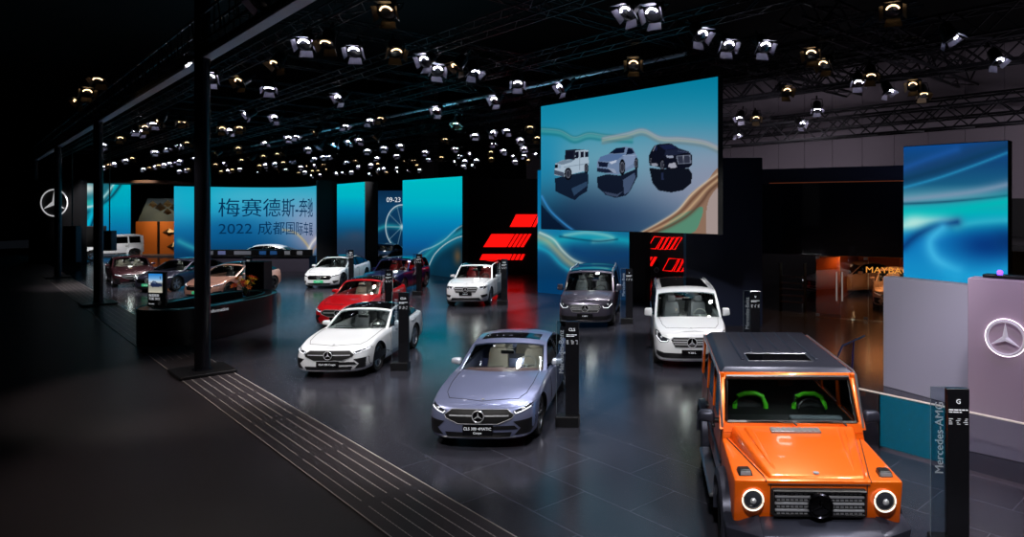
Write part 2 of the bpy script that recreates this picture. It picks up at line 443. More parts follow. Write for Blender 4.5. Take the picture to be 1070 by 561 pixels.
def make_car(name, label, S, paint, at, rz, cat='car'):
    root = empty(name, label, cat, (at[0], at[1], at[2] if len(at) > 2 else 0), math.radians(rz))
    L, W = S['L'], S['W']/2
    trim = S.get('trim', GLOSSB)
    body = make_body('body', S, paint, root)
    roofm = S.get('roofmat', GLOSSB)
    side = greenhouse(S, paint, root, roofm, S.get('gf', GLA), S.get('gs', GLD), trim)
    R, w = S['R'], S.get('tw', .24); yf, yr = S['axle'] - L/2, S['axle'] + S['wb'] - L/2
    sk = Skin([body])
    for x in (1, -1):
        for y in (yf, yr):
            h = sk.hit(y, R*2+.1, 'l')[0]; wx = (h.x if h else W) - w/2 - .012
            wheel(root, x*wx, y, R, w, S.get('rim', ALU), S.get('spokes', 5))
    sk = Skin([body]); sh = interp(S['shoulder'])
    # interior
    sc = S['cowl'] - L/2; im = S.get('inside', mat('seat_leather_dark', (40, 38, 40), .6)); dm = S.get('dash', mat('dash_dark', (26, 26, 29), .6))
    zt = sh(S['cowl']) 
    sz = S.get('seat_z', .48)
    ys = S.get('seats', [sc + .95, sc + 1.72])
    for i, y in enumerate(ys):
        for x in ((-.38, .38) if i == 0 or S.get('van') else (-.42, 0, .42)):
            bm = BM(); seat(bm, x, y, sz if i == 0 or S.get('van') else sz-.06, .5 if i == 0 or S.get('van') else .42); obj('seat', bm, im, root, smooth=40)
    bm = BM(); wd = W*.80; hexa(bm, [(-wd, sc-.02, zt-.28), (wd, sc-.02, zt-.28), (wd, sc+.42, zt-.3), (-wd, sc+.42, zt-.3), (-wd, sc-.02, zt-.03), (wd, sc-.02, zt-.03), (wd, sc+.36, zt-.04), (-wd, sc+.36, zt-.04)], .03)
    obj('dashboard', bm, dm, root, smooth=40)
    bm = BM(); q = [(.38 + .18*math.cos(t), sc + .52 + .07*math.sin(t), zt - .03 + .17*math.sin(t)) for t in [2*PI*k/20 for k in range(20)]]; tube(bm, q, .016, 6, True)
    tube(bm, [(.22, sc+.52, zt-.03), (.54, sc+.52, zt-.03)], .018); tube(bm, [(.38, sc+.35, zt-.08), (.38, sc+.53, zt-.03)], .03)
    obj('steering_wheel', bm, dm if 'dash' not in S else mat('wheel_pale', (190, 185, 178), .5), root, smooth=50)
    bm = BM(); c = catmull(S['C'], 6)[5]; box(bm, -.13, .13, c[0]-L/2+.05, c[0]-L/2+.08, c[1]-.16, c[1]-.09, .01, 1); obj('rear_view_mirror', bm, BLK, root)
    # mirrors
    ms = S['E'][0][0] + S.get('mirror_back', .32); mz = sh(ms) + S.get('mirror_z', .07)
    for sg in (1, -1):
        bm = BM(); x = side(ms, mz) ; mw, mh = S.get('mirror', (.24, .15))
        hexa(bm, [(sg*(x+.06), ms-L/2-.05, mz-mh/2), (sg*(x+.04+mw), ms-L/2+.02, mz-mh/2+.02), (sg*(x+.04+mw), ms-L/2+.12, mz-mh/2+.02), (sg*(x+.06), ms-L/2+.12, mz-mh/2),
                  (sg*(x+.06), ms-L/2-.03, mz+mh/2-.01), (sg*(x+.02+mw), ms-L/2+.03, mz+mh/2-.02), (sg*(x+.02+mw), ms-L/2+.12, mz+mh/2-.02), (sg*(x+.06), ms-L/2+.12, mz+mh/2-.01)], .045, 3)
        mo = obj('side_mirror', bm, S.get('mirrorm', paint), root, smooth=50)
        bm = BM(); hexa(bm, [(sg*(x-.03), ms-L/2+.02, mz-.09), (sg*(x+.12), ms-L/2+.03, mz-.06), (sg*(x+.12), ms-L/2+.09, mz-.06), (sg*(x-.03), ms-L/2+.09, mz-.09), (sg*(x-.03), ms-L/2+.02, mz-.05), (sg*(x+.12), ms-L/2+.03, mz-.02), (sg*(x+.12), ms-L/2+.09, mz-.02), (sg*(x-.03), ms-L/2+.09, mz-.05)])
        obj('mirror_stalk', bm, GLOSSB, mo)
    lamp = bpy.data.lights.new('cabin_fill', 'POINT'); lamp.energy = S.get('cabin', 14); lamp.shadow_soft_size = .12; lamp.color = (1, .95, .88)  # fill light added inside the cabin to brighten the seats
    lo_ = bpy.data.objects.new('cabin_fill', lamp); C.objects.link(lo_); lo_.parent = root; rc = S['C'][1]; lo_.location = (0, rc[0]-L/2+.15, rc[1]-.10)
    # panel gaps
    bm = BM(); F = S['front']
    dk = S['doors']               # s positions of vertical door gaps
    for d, sg in (('l', 1), ('r', -1)):
        zl = S.get('sill', .32)
        for s in dk: seam(bm, sk, [(s - L/2, sh(s)-.03), (s - L/2 + .01, zl+.12), (s - L/2 + .03, zl)], d, .006)
        seam(bm, sk, [(dk[0] - L/2+.03, zl), (dk[-1] - L/2 + .03, zl)], d, .006)
    hg = F['hoodgap']             # (x,z) front edge of the bonnet, then (x,y) back
    for sg in (1, -1):
        seam(bm, sk, [(sg*x, s - L/2) for x, s in hg], 't', .006, step=.05)
    seam(bm, sk, [(-hg[0][0], hg[0][1]-L/2), (0, hg[0][1]-L/2 - F.get('bow', .06)), (hg[0][0], hg[0][1]-L/2)], 't', .006, step=.04)
    obj('panel_gap', bm, BLKM, root)
    for d, sg in (('l', 1), ('r', -1)):
        for a, b in zip(dk[:-1], dk[1:]):
            s = b - .22 - L/2; z = sh(b) - .12; h = sk.hit(s, z, d)[0]
            if h: bm = BM(); box(bm, min(h.x, h.x+sg*.035), max(h.x, h.x+sg*.035), s-.1, s+.1, z-.014, z+.014, .008, 1); obj('door_handle', bm, S.get('handle', CHR), root)
    # sill blade
    if S.get('cladding'):
        for d in ('l', 'r'):
            bm = BM(); patch(bm, sk, [(yf+R+.06, zbv(S, yf+L/2+.5)+.02), (yr-R-.06, zbv(S, yr+L/2-.5)+.02), (yr-R-.06, zbv(S, 2)+.14), (yf+R+.06, zbv(S, 2)+.14)], d, .006, .02, .15)
            obj('sill_trim', bm, S['cladding'], root)
    # front face
    def part(nm, polys, m, off=.006, th=.03, sub=None, d='f', both=True, step=.05):
        o = None
        for poly in polys:
            for sg in ((1, -1) if both else (1,)):
                bm = BM(); patch(bm, sk, poly if sg > 0 else mir(poly), d, off, th, step); o = obj(nm, bm, m, sub or root, smooth=35)
        return o
    for k, poly in enumerate(F.get('black', [])): part('air_intake', [poly], BLK, .010, both=(min(p[0] for p in poly) > 0))
    for poly in F.get('blade', []): part('bumper_trim', [poly], F.get('bladem', CHR), .012, both=(min(p[0] for p in poly) > 0))
    g = F.get('grille')
    if g:
        full = g + [(-x, z) for x, z in reversed(g)] if F.get('gsym', True) else g
        gr = part('grille', [full], F.get('gm', BLK), .006, .04, both=False)
        bm = BM(); seam(bm, sk, full, 'f', F.get('rimr', .009), .012, .05, True, 6); obj('grille_surround', bm, F.get('rimm', CHR), gr)
        bars = F.get('bars', [])
        if bars:
            for z, x0, x1, hgt in bars:
                bm = BM(); patch(bm, sk, rect(-x1, x1, z-hgt/2, z+hgt/2), 'f', .022, .01, .1); obj('grille_bar', bm, F.get('barm', CHR), gr)
        st = F.get('star')
        if st:
            h = sk.hit(0, st[0], 'f')[0]; bm = BM(); lathe(bm, [(0, -.03), (st[1]*.97, -.03), (st[1]*.97, .03), (0, .03)], 24, 'y', (0, h.y, st[0])); b2 = obj('emblem_base', bm, GLOSSB, gr)
            bm = BM(); star_emblem(bm, (0, h.y - .042, st[0]), st[1]); obj('star_emblem', bm, CHR, gr, smooth=20)
    for poly in F['lamp']:
        for sg in (1, -1):
            bm = BM(); p = poly if sg > 0 else mir(poly); patch(bm, sk, p, 'f', .006, .03, .04); lo = obj('headlight', bm, LAMPG, root, smooth=40)
            bm = BM(); dl = F['drl']; seam(bm, sk, [(sg*x, z) for x, z in dl], 'f', F.get('drlr', .010), .014, .04, False, 5); obj('running_light', bm, LAMPW, lo)
            bm = BM(); cx = sum(x for x, z in poly)/len(poly); cz = sum(z for x, z in poly)/len(poly)
            h = sk.hit(sg*cx, cz, 'f')[0]
            if h: lathe(bm, [(0, -.02), (.028, -.014), (.034, 0), (0, .01)], 12, 'y', (h.x, h.y-.006, h.z)); obj('projector_lens', bm, CHR, lo, smooth=60)
            else: bm.free()
    if 'plate' in S: plate(root, sk, *S['plate'])
    # badge on the bonnet
    hb = sk.hit(0, hg[0][1] - L/2 - .0, 'f' if False else 't')[0]
    if hb: bm = BM(); lathe(bm, [(0, -.004), (.03, -.003), (.03, .006), (0, .009)], 14, 'z', (0, hb.y-.06, sk.hit(0, hb.y-.06, 't')[0].z if sk.hit(0, hb.y-.06, 't')[0] else hb.z)); obj('bonnet_badge', bm, CHR, root)
    # tail lamps
    if 'tail_lamp' in S:
        part('tail_light', [S['tail_lamp']], mat('tail_red', (150, 10, 14), .2, coat=.6, emit=.3), .006, d='b')
    # wipers
    if S.get('wipers', True):
        bm = BM(); cc = catmull(S['C'], 6)
        for x0, x1 in ((-.5, .05), (.1, .62)):
            i = 1; a = cc[1]; tube(bm, [(x0, a[0]-L/2+.03+.25*(x0/W)**2, a[1]-.0), ((x0+x1)/2, a[0]-L/2+.05, a[1]+.01), (x1, cc[1][0]-L/2+.06+.25*(x1/W)**2, a[1]+.015)], .009, 5)
        obj('wiper', bm, BLK, root)
    if S.get('rails'):
        for sg in (1, -1):
            e = catmull(S['E'], 6); i0, i1 = S['rails']; bm = BM()
            q = [(sg*(side(*e[i]) - .05), e[i][0]-L/2, e[i][1] + (.055 if i0 < i < i1 else .01)) for i in range(i0, i1+1)]
            tube(bm, q, .017, 6); obj('roof_rail', bm, S.get('railm', CHR), root, smooth=50)
    return root
def zbv(S, s): return interp(S['bottom'])(s)
# ---------------------------------------------------------------- the models on show
def paint(name, col, rough=.28, metal=.35, coat=1.): return mat('paint_'+name, col, rough, metal, coat)
CREAM = mat('seat_leather_cream', (196, 186, 172), .55); REDL = mat('seat_leather_red', (150, 20, 26), .5); PINKD = mat('dash_rose', (150, 110, 112), .5)
GREYD = mat('dash_grey', (120, 124, 132), .5)
SEDAN_LAMP = dict(
    lamp=[[(.56, .625), (.60, .575), (.70, .60), (.86, .66), (.90, .715), (.80, .70), (.66, .655)]],
    drl=[(.585, .625), (.615, .592), (.70, .615), (.84, .668)])
def sedan(L=4.99, W=1.92, H=1.435, wb=2.94, axle=.86, k=1.0, **kw):
    a = L/4.99; h = H/1.435
    S = dict(L=L, W=W, R=.345, wb=wb, axle=axle, round=(.24, .24), cowl=1.78*a, tail=4.42*a,
        hood=[(.2, .715*h), (.5, .80*h), (1.0, .885*h), (1.5*a, .955*h), (1.9*a, .97*h), (4.3*a, 1.03*h), (4.6*a, 1.045*h), (4.95*a, 1.0*h), (L, .98*h)],
        shoulder=[(0, .70*h), (.3, .735*h), (.9, .84*h), (1.6*a, .915*h), (2.6*a, .95*h), (4.0*a, .985*h), (4.5*a, 1.0*h), (L, .93*h)],
        bottom=[(0, .17), (.6, .18), (2.5, .19), (4.4*a, .22), (L, .30)],
        C=[(1.48*a, .955*h), (2.28*a, 1.345*h), (2.8*a, 1.43*h), (3.4*a, 1.42*h), (4.05*a, 1.29*h), (4.62*a, 1.05*h)],
        E=[(1.78*a, .918*h), (2.42*a, 1.265*h), (2.85*a, 1.345*h), (3.4*a, 1.34*h), (4.02*a, 1.20*h), (4.45*a, 1.01*h)],
        pillars=[(12, 14), (21, 30)], doors=[1.72*a, 2.85*a, 3.85*a], crease=.012, cladding=None,
        front=dict(hoodgap=[(.60, .40), (.70, .62), (.74, 1.0), (.745, 1.55)], bow=.12,
            grille=[(-.47, .655), (.47, .655), (.585, .575), (.555, .52), (.33, .435), (-.33, .435), (-.555, .52), (-.585, .575)], gsym=False,
            bars=[(.562, .10, .50, .016)], star=(.56, .105), gm=GRB, rimr=.006,
            black=[[(.58, .47), (.90, .50), (.92, .38), (.84, .25), (.60, .25), (.70, .36)], [(-.56, .30), (.56, .30), (.52, .205), (-.52, .205)], [(.0, .405), (.60, .405), (.66, .345), (.0, .345)]],
            blade=[[(-.62, .215), (.62, .215), (.62, .20), (-.62, .20)]], **SEDAN_LAMP))
    S.update(kw); return S
def ev(L=5.2, W=1.93, H=1.51, wb=3.2, axle=.86, **kw):          # smooth one-bow saloon with a closed black nose
    a = L/5.2; h = H/1.51
    S = dict(L=L, W=W, R=.36, wb=wb, axle=axle, cowl=1.45*a, tail=4.72*a, round=(.42, .3),
        hood=[(.2, .72*h), (.5, .83*h), (.9, .93*h), (1.3*a, 1.0*h), (1.8*a, 1.02*h), (4.3*a, 1.06*h), (4.8*a, 1.10*h), (5.1*a, 1.07*h), (L, 1.0*h)],
        shoulder=[(0, .70*h), (.3, .75*h), (.8, .87*h), (1.4*a, .95*h), (2.6*a, .98*h), (4.2*a, 1.02*h), (4.7*a, 1.04*h), (L, .96*h)],
        bottom=[(0, .17), (.6, .18), (2.5, .19), (4.4*a, .22), (L, .30)],
        C=[(1.12*a, .985*h), (2.15*a, 1.42*h), (2.85*a, 1.51*h), (3.5*a, 1.49*h), (4.2*a, 1.33*h), (4.85*a, 1.11*h)],
        E=[(1.45*a, .955*h), (2.25*a, 1.33*h), (2.85*a, 1.43*h), (3.5*a, 1.41*h), (4.15*a, 1.25*h), (4.72*a, 1.05*h)],
        pillars=[(12, 14), (23, 30)], doors=[1.65*a, 2.9*a, 3.95*a], plate=(.37, ['EV 100'], .46, .12, GREENP), crease=.01,
        front=dict(hoodgap=[(.62, .42), (.72, .65), (.75, 1.2)], bow=.1,
            grille=[(-.50, .665), (.50, .665), (.60, .60), (.52, .48), (-.52, .48), (-.60, .60)], gsym=False, gm=GLOSSB, rimm=GLOSSB,
            bars=[], star=(.585, .10), black=[[(-.6, .30), (.6, .30), (.52, .21), (-.52, .21)], [(.64, .40), (.86, .42), (.84, .32), (.70, .27)]],
            blade=[], lamp=[[(.58, .66), (.62, .60), (.76, .63), (.88, .68), (.88, .735), (.74, .70)]], drl=[(.60, .655), (.75, .69), (.87, .728)]))
    S.update(kw); return S
def suv(L=4.63, W=1.83, H=1.66, wb=2.83, axle=.86, **kw):
    a = L/4.63; h = H/1.66
    S = dict(L=L, W=W, R=.365, wb=wb, axle=axle, cowl=1.52*a, tail=4.38*a, round=(.26, .2), tumble=.27, belt_w=.93,
        hood=[(.16, .93*h), (.35, 1.0*h), (.8, 1.06*h), (1.3*a, 1.10*h), (1.7*a, 1.10*h), (4.4*a, 1.08*h), (L, 1.0*h)],
        shoulder=[(0, .90*h), (.3, .95*h), (.8, 1.0*h), (1.5*a, 1.04*h), (2.6*a, 1.055*h), (4.2*a, 1.08*h), (L, 1.02*h)],
        bottom=[(0, .24), (.6, .22), (2.5, .22), (4.0*a, .24), (L, .34)],
        nose=[(0, .10), (.12, .03), (.35, 0), (.6, .01), (.85, .04), (.95, .09), (1, .15)],
        C=[(1.32*a, 1.09*h), (1.95*a, 1.56*h), (2.5*a, 1.65*h), (3.4*a, 1.66*h), (4.15*a, 1.58*h), (4.5*a, 1.12*h)],
        E=[(1.52*a, 1.045*h), (2.05*a, 1.50*h), (2.55*a, 1.585*h), (3.4*a, 1.595*h), (4.12*a, 1.52*h), (4.40*a, 1.09*h)],
        pillars=[(11, 13), (18, 20), (25, 30)], doors=[1.55*a, 2.6*a, 3.6*a], bend=.2, cladding=BLK, rearpin=.06, seat_z=.66,
        front=dict(hoodgap=[(.62, .32), (.70, .5), (.74, 1.35)], bow=.08,
            grille=[(-.44, .84), (.44, .84), (.49, .78), (.40, .61), (-.40, .61), (-.49, .78)], gsym=False, gm=GRB,
            bars=[(.775, .13, .46, .028), (.69, .13, .43, .028)], star=(.73, .12), black=[[(-.55, .40), (.55, .40), (.62, .28), (-.62, .28)], [(.60, .50), (.84, .54), (.84, .44), (.66, .40)]],
            blade=[[(-.5, .30), (.5, .30), (.46, .25), (-.46, .25)]], lamp=[[(.52, .84), (.55, .74), (.70, .74), (.82, .80), (.84, .86), (.70, .87)]], drl=[(.545, .83), (.565, .755), (.70, .765)]))
    S.update(kw); return S
def van(L=5.14, W=1.93, H=1.90, wb=3.2, axle=.90, **kw):
    S = dict(L=L, W=W, R=.345, wb=wb, axle=axle, cowl=1.30, tail=5.0, round=(.28, .12), tumble=.16, belt_w=.965, van=True,
        hood=[(.16, .95), (.4, 1.03), (.8, 1.12), (1.1, 1.18), (1.4, 1.18), (5.0, 1.1), (L, 1.1)],
        shoulder=[(0, .92), (.3, .97), (.8, 1.06), (1.25, 1.11), (2.2, 1.14), (4.6, 1.15), (L, 1.15)],
        bottom=[(0, .20), (.6, .19), (2.5, .19), (4.0, .2), (L, .26)],
        nose=[(0, .08), (.12, .02), (.3, 0), (.6, .02), (.85, .07), (.95, .12), (1, .17)], stern=[(0, .05), (.2, .01), (.45, 0), (.75, .01), (1, .03)],
        C=[(1.02, 1.17), (1.82, 1.74), (2.5, 1.84), (3.6, 1.85), (4.85, 1.82), (5.06, 1.2)],
        E=[(1.30, 1.11), (1.92, 1.66), (2.5, 1.76), (3.6, 1.77), (4.82, 1.74), (5.0, 1.16)],
        pillars=[(10, 12), (17, 19), (24, 30)], doors=[1.35, 2.35, 3.6], bend=.26, rearpin=.02, seats=[2.1-2.57, 3.2-2.57, 4.1-2.57], seat_z=.78,
        rails=(9, 24), mirror=(.24, .24), mirror_z=.10, mirror_back=.22,
        front=dict(hoodgap=[(.62, .36), (.72, .6), (.78, 1.15)], bow=.08,
            grille=[(-.46, .80), (.46, .80), (.52, .74), (.42, .56), (-.42, .56), (-.52, .74)], gsym=False, gm=GRB, 
            bars=[(.745, .14, .47, .022), (.69, .14, .47, .03), (.635, .14, .44, .022)], star=(.685, .13),
            black=[[(-.72, .42), (.72, .42), (.72, .29), (-.72, .29)], [(.72, .43), (.88, .46), (.88, .33), (.72, .29)]],
            blade=[[(-.80, .235), (.80, .235), (.80, .215), (-.80, .215)]],
            lamp=[[(.56, .76), (.60, .68), (.78, .66), (.90, .78), (.90, .95), (.82, .93), (.74, .82)]], drl=[(.59, .75), (.62, .70), (.77, .69), (.88, .80)], drlr=.012))
    S.update(kw); return S
# ---------------------------------------------------------------- the boxy off-roader
def g_wagon(label, at, rz, body_c, trim_c, seat_c, roof_c):
    root = empty('off_roader', label, 'car', (at[0], at[1], 0), math.radians(rz)); L = 4.6
    Y = lambda s: s - L/2
    R = .40; yf, yr = Y(.95), Y(3.84)
    bm = BM()
    hexa(bm, [(-.88, Y(.30), .52), (.88, Y(.30), .52), (.88, Y(4.55), .52), (-.88, Y(4.55), .52), (-.88, Y(.18), 1.17), (.88, Y(.18), 1.17), (.875, Y(4.55), 1.20), (-.875, Y(4.55), 1.20)], .035, 2)
    body = obj('body', bm, [body_c, BLKM], root, smooth=35)
    def cut(y, sg):
        def f(b): lathe(b, [(0, 0), (R+.07, 0), (R+.07, .6), (0, .6)], 40, 'x', (.60 if sg > 0 else -1.2, y, R+.03))
        return f
    boolean_cut(body, [cut(yf, 1), cut(yf, -1), cut(yr, 1), cut(yr, -1)])
    # upper tub between bonnet and rear (doors' shoulder)
    bm = BM(); hexa(bm, [(-.875, Y(1.42), 1.15), (.875, Y(1.42), 1.15), (.875, Y(4.52), 1.15), (-.875, Y(4.52), 1.15), (-.86, Y(1.47), 1.30), (.86, Y(1.47), 1.30), (.86, Y(4.52), 1.30), (-.86, Y(4.52), 1.30)], .02, 2)
    obj('door_shoulder', bm, body_c, root, smooth=35)
    bm = BM(); box(bm, -.82, .82, Y(1.58), Y(4.42), 1.296, 1.306); obj('cabin_floor', bm, BLKM, root)
    # bonnet: raised centre panel narrowing to the nose, with two ridges
    bm = BM(); hexa(bm, [(-.53, Y(.19), 1.10), (.53, Y(.19), 1.10), (.80, Y(1.5), 1.15), (-.80, Y(1.5), 1.15), (-.50, Y(.24), 1.195), (.50, Y(.24), 1.195), (.74, Y(1.48), 1.335), (-.74, Y(1.48), 1.335)], .035, 3)
    bon = obj('bonnet', bm, body_c, root, smooth=35)
    for sg in (1, -1):
        bm = BM(); hexa(bm, [(sg*.40, Y(.34), 1.195), (sg*.44, Y(.34), 1.195), (sg*.63, Y(1.38), 1.315), (sg*.50, Y(1.38), 1.315), (sg*.41, Y(.38), 1.213), (sg*.43, Y(.38), 1.213), (sg*.60, Y(1.36), 1.345), (sg*.53, Y(1.36), 1.345)], .008)
        obj('bonnet_ridge', bm, body_c, bon, smooth=35)
    bm = BM(); box(bm, -.30, .30, Y(1.25), Y(1.40), 1.30, 1.333, .006)
    for k in range(9): box(bm, -.28+.066*k, -.245+.066*k, Y(1.26), Y(1.39), 1.33, 1.34)
    obj('bonnet_vent', bm, mat('vent_grey', (150, 148, 150), .4, .6), bon)
    bm = BM(); lathe(bm, [(0, .012), (.03, .01), (.034, 0), (0, -.01)], 16, 'z', (0, Y(.30), 1.205)); obj('bonnet_badge', bm, CHR, bon, smooth=40)
    bm = BM()
    for sg in (1, -1):
        tube(bm, [(sg*.545, Y(.175), 1.16), (sg*.56, Y(.3), 1.178), (sg*.82, Y(1.46), 1.185)], .006, 4)
        tube(bm, [(sg*.50, Y(.172), 1.14), (sg*.50, Y(.20), .80)], .006, 4)
    tube(bm, [(-.53, Y(.172), 1.135), (.53, Y(.172), 1.135)], .006, 4)
    for s in (1.52, 2.52, 3.45):
        for sg in (1, -1): tube(bm, [(sg*.882, Y(s), .62), (sg*.881, Y(s), 1.15), (sg*.866, Y(s), 1.29)], .006, 4)
    obj('panel_gap', bm, BLKM, root)
    # nose: grille, lamps
    bm = BM(); hexa(bm, [(-.49, Y(.175), .80), (.49, Y(.175), .80), (.49, Y(.3), .80), (-.49, Y(.3), .80), (-.49, Y(.155), 1.09), (.49, Y(.155), 1.09), (.49, Y(.3), 1.09), (-.49, Y(.3), 1.09)], .02)
    gr = obj('grille', bm, BLKM, root)
    bm = BM(); tube(bm, [(-.47, Y(.155), .82), (.47, Y(.155), .82), (.475, Y(.14), 1.07), (-.475, Y(.14), 1.07)], .018, 6, True); obj('grille_surround', bm, body_c if trim_c is None else BLK, gr, smooth=40)
    bm = BM()
    for z in (.875, .945, 1.015): box(bm, -.46, .46, Y(.135), Y(.17), z-.012, z+.012, .006)
    for z in (.84, .91, .98, 1.045):
        for k in range(-9, 10):
            if abs(k) > 2: box(bm, k*.047-.016, k*.047+.016, Y(.15), Y(.165), z-.008, z+.008)
    obj('grille_bar', bm, mat('grille_bar_grey', (150, 152, 160), .35, .4), gr)
    bm = BM(); lathe(bm, [(0, -.01), (.128, 0), (.128, .06), (0, .06)], 28, 'y', (0, Y(.10), .945)); obj('emblem_base', bm, GLOSSB, gr)
    bm = BM(); star_emblem(bm, (0, Y(.085), .945), .13); obj('star_emblem', bm, mat('dark_chrome', (70, 70, 78), .2, 1.), gr, smooth=20)
    for sg in (1, -1):
        x = sg*.685
        bm = BM(); lathe(bm, [(0, -.035), (.06, -.03), (.098, -.005), (.104, .05), (0, .05)], 32, 'y', (x, Y(.185), .965)); h = obj('headlight', bm, LAMPG, root, smooth=50)
        bm = BM(); tube(bm, [(x + .108*math.cos(t), Y(.175), .965 + .108*math.sin(t)) for t in [2*PI*k/32 for k in range(32)]], .0095, 6, True); obj('light_ring', bm, mat('ring_light', (255, 250, 235), .3, emit=.9, ecol=(255, 244, 225)), h, smooth=60)
        bm = BM(); lathe(bm, [(0, -.02), (.028, -.012), (.035, .01), (0, .01)], 16, 'y', (x, Y(.150), .965)); obj('projector_lens', bm, CHR, h, smooth=60)
        bm = BM(); hexa(bm, [(sg*.66, Y(.28), 1.15), (sg*.82, Y(.28), 1.15), (sg*.83, Y(.48), 1.15), (sg*.67, Y(.48), 1.15), (sg*.68, Y(.32), 1.225), (sg*.80, Y(.32), 1.225), (sg*.81, Y(.46), 1.215), (sg*.69, Y(.46), 1.215)], .015)
        t = obj('turn_signal', bm, BLK, root, smooth=40)
        bm = BM(); hexa(bm, [(sg*.685, Y(.285), 1.18), (sg*.80, Y(.285), 1.18), (sg*.80, Y(.3), 1.18), (sg*.685, Y(.3), 1.18), (sg*.69, Y(.30), 1.21), (sg*.795, Y(.30), 1.21), (sg*.795, Y(.315), 1.21), (sg*.69, Y(.315), 1.21)]); obj('signal_lens', bm, mat('lens_grey', (150, 150, 155), .1, .4), t)
    # bumper in three planes
    tc = trim_c or body_c
    bm = BM()
    hexa(bm, [(-.62, Y(-.02), .42), (.62, Y(-.02), .42), (.62, Y(.35), .42), (-.62, Y(.35), .42), (-.62, Y(-.05), .68), (.62, Y(-.05), .68), (.62, Y(.22), .79), (-.62, Y(.22), .79)], .03)
    for sg in (1, -1):
        hexa(bm, [(sg*.60, Y(-.02), .42), (sg*.93, Y(.22), .42), (sg*.93, Y(.52), .42), (sg*.60, Y(.4), .42), (sg*.60, Y(-.05), .68), (sg*.97, Y(.18), .68), (sg*.97, Y(.50), .72), (sg*.60, Y(.25), .79)], .03)
    bu = obj('front_bumper', bm, tc, root, smooth=35)
    bm = BM(); box(bm, -.45, .45, Y(-.065), Y(0), .45, .60, .02)
    for sg in (1, -1): box(bm, *(sorted((sg*.66, sg*.84))), Y(.03), Y(.12), .46, .60, .02)
    obj('bumper_inlet', bm, BLKM, bu)
    # flares
    for y in (yf, yr):
        for sg in (1, -1):
            bm = BM(); n = 18; a0, a1 = -.20, PI+.20; ro, ri = R+.17, R+.055
            pr = [(ri, .80), (ro, .84), (ro-.02, .965), (ri+.01, .985)]; rg = []
            for k in range(n+1):
                t = a0 + (a1-a0)*k/n; sq = 1/max(abs(math.cos(t)), abs(math.sin(t)))**.25
                rg.append([bm.verts.new((sg*x, y + r*sq*math.cos(t), R + .03 + r*min(sq, 1.04)*math.sin(t)*.97)) for r, x in pr])
            for A, B in zip(rg, rg[1:]):
                for j in range(4): bm.faces.new((A[j], A[(j+1) % 4], B[(j+1) % 4], B[j]))
            bm.faces.new(rg[0]); bm.faces.new(rg[-1][::-1]); obj('wheel_flare', bm, tc, root, smooth=45)
            wheel(root, sg*.80, y, R, .27, ALUD if trim_c else ALU, 5)
    for sg in (1, -1):
        bm = BM(); box(bm, *sorted((sg*.86, sg*1.02)), Y(1.55), Y(3.2), .40, .46, .02); sb = obj('running_board', bm, SIL, root)
        bm = BM(); box(bm, *sorted((sg*.88, sg*.905)), Y(1.45), Y(3.35), .86, .91, .008); obj('side_strip', bm, tc, root)
        for s in (2.36, 3.3):
            bm = BM(); box(bm, *sorted((sg*.87, sg*.92)), Y(s)-.1, Y(s)+.1, 1.05, 1.085, .01); obj('door_handle', bm, BLK, root)
    # cabin frame
    def P(sg, s, z): return Vector((sg*(.868 - (z-1.28)*.06), Y(s), z))
    bm = BM(); z0, z1 = 1.28, 1.885
    def bar(a, b, wy, wx=.05):
        hexa(bm, [(a.x-wx/2, a.y-wy/2, a.z), (a.x+wx/2, a.y-wy/2, a.z), (a.x+wx/2, a.y+wy/2, a.z), (a.x-wx/2, a.y+wy/2, a.z), (b.x-wx/2, b.y-wy/2, b.z), (b.x+wx/2, b.y-wy/2, b.z), (b.x+wx/2, b.y+wy/2, b.z), (b.x-wx/2, b.y+wy/2, b.z)], .006, 1)
    for sg in (1, -1):
        bar(P(sg, 1.50, z0), P(sg, 1.86, z1), .07, .07); bar(P(sg, 2.52, z0), P(sg, 2.55, z1), .09); bar(P(sg, 3.45, z0), P(sg, 3.42, z1), .10); bar(P(sg, 4.42, z0), P(sg, 4.38, z1), .22)
        a, b = P(sg, 1.80, 1.86), P(sg, 4.45, 1.86); hexa(bm, [(a.x-.03, a.y, 1.83), (a.x+.03, a.y, 1.83), (b.x+.03, b.y, 1.83), (b.x-.03, b.y, 1.83), (a.x-.03, a.y, 1.90), (a.x+.03, a.y, 1.90), (b.x+.03, b.y, 1.90), (b.x-.03, b.y, 1.90)], .006, 1)
    hexa(bm, [(-.82, Y(1.80), 1.82), (.82, Y(1.80), 1.82), (.82, Y(1.9), 1.82), (-.82, Y(1.9), 1.82), (-.815, Y(1.84), 1.90), (.815, Y(1.84), 1.90), (.815, Y(1.94), 1.90), (-.815, Y(1.94), 1.90)], .006, 1)
    hexa(bm, [(-.86, Y(1.44), 1.25), (.86, Y(1.44), 1.25), (.86, Y(1.56), 1.25), (-.86, Y(1.56), 1.25), (-.85, Y(1.48), 1.36), (.85, Y(1.48), 1.36), (.85, Y(1.56), 1.36), (-.85, Y(1.56), 1.36)], .006, 1)
    hexa(bm, [(-.83, Y(4.42), 1.25), (.83, Y(4.42), 1.25), (.83, Y(4.54), 1.25), (-.83, Y(4.54), 1.25), (-.78, Y(4.38), 1.5), (.78, Y(4.38), 1.5), (.78, Y(4.52), 1.5), (-.78, Y(4.52), 1.5)], .006, 1)
    obj('cabin_frame', bm, body_c, root, smooth=35)
    bm = BM(); hexa(bm, [(-.81, Y(1.52), 1.345), (.81, Y(1.52), 1.345), (.81, Y(1.53), 1.345), (-.81, Y(1.53), 1.345), (-.79, Y(1.805), 1.845), (.79, Y(1.805), 1.845), (.79, Y(1.815), 1.845), (-.79, Y(1.815), 1.845)]); ws = obj('windscreen', bm, GLA, root)
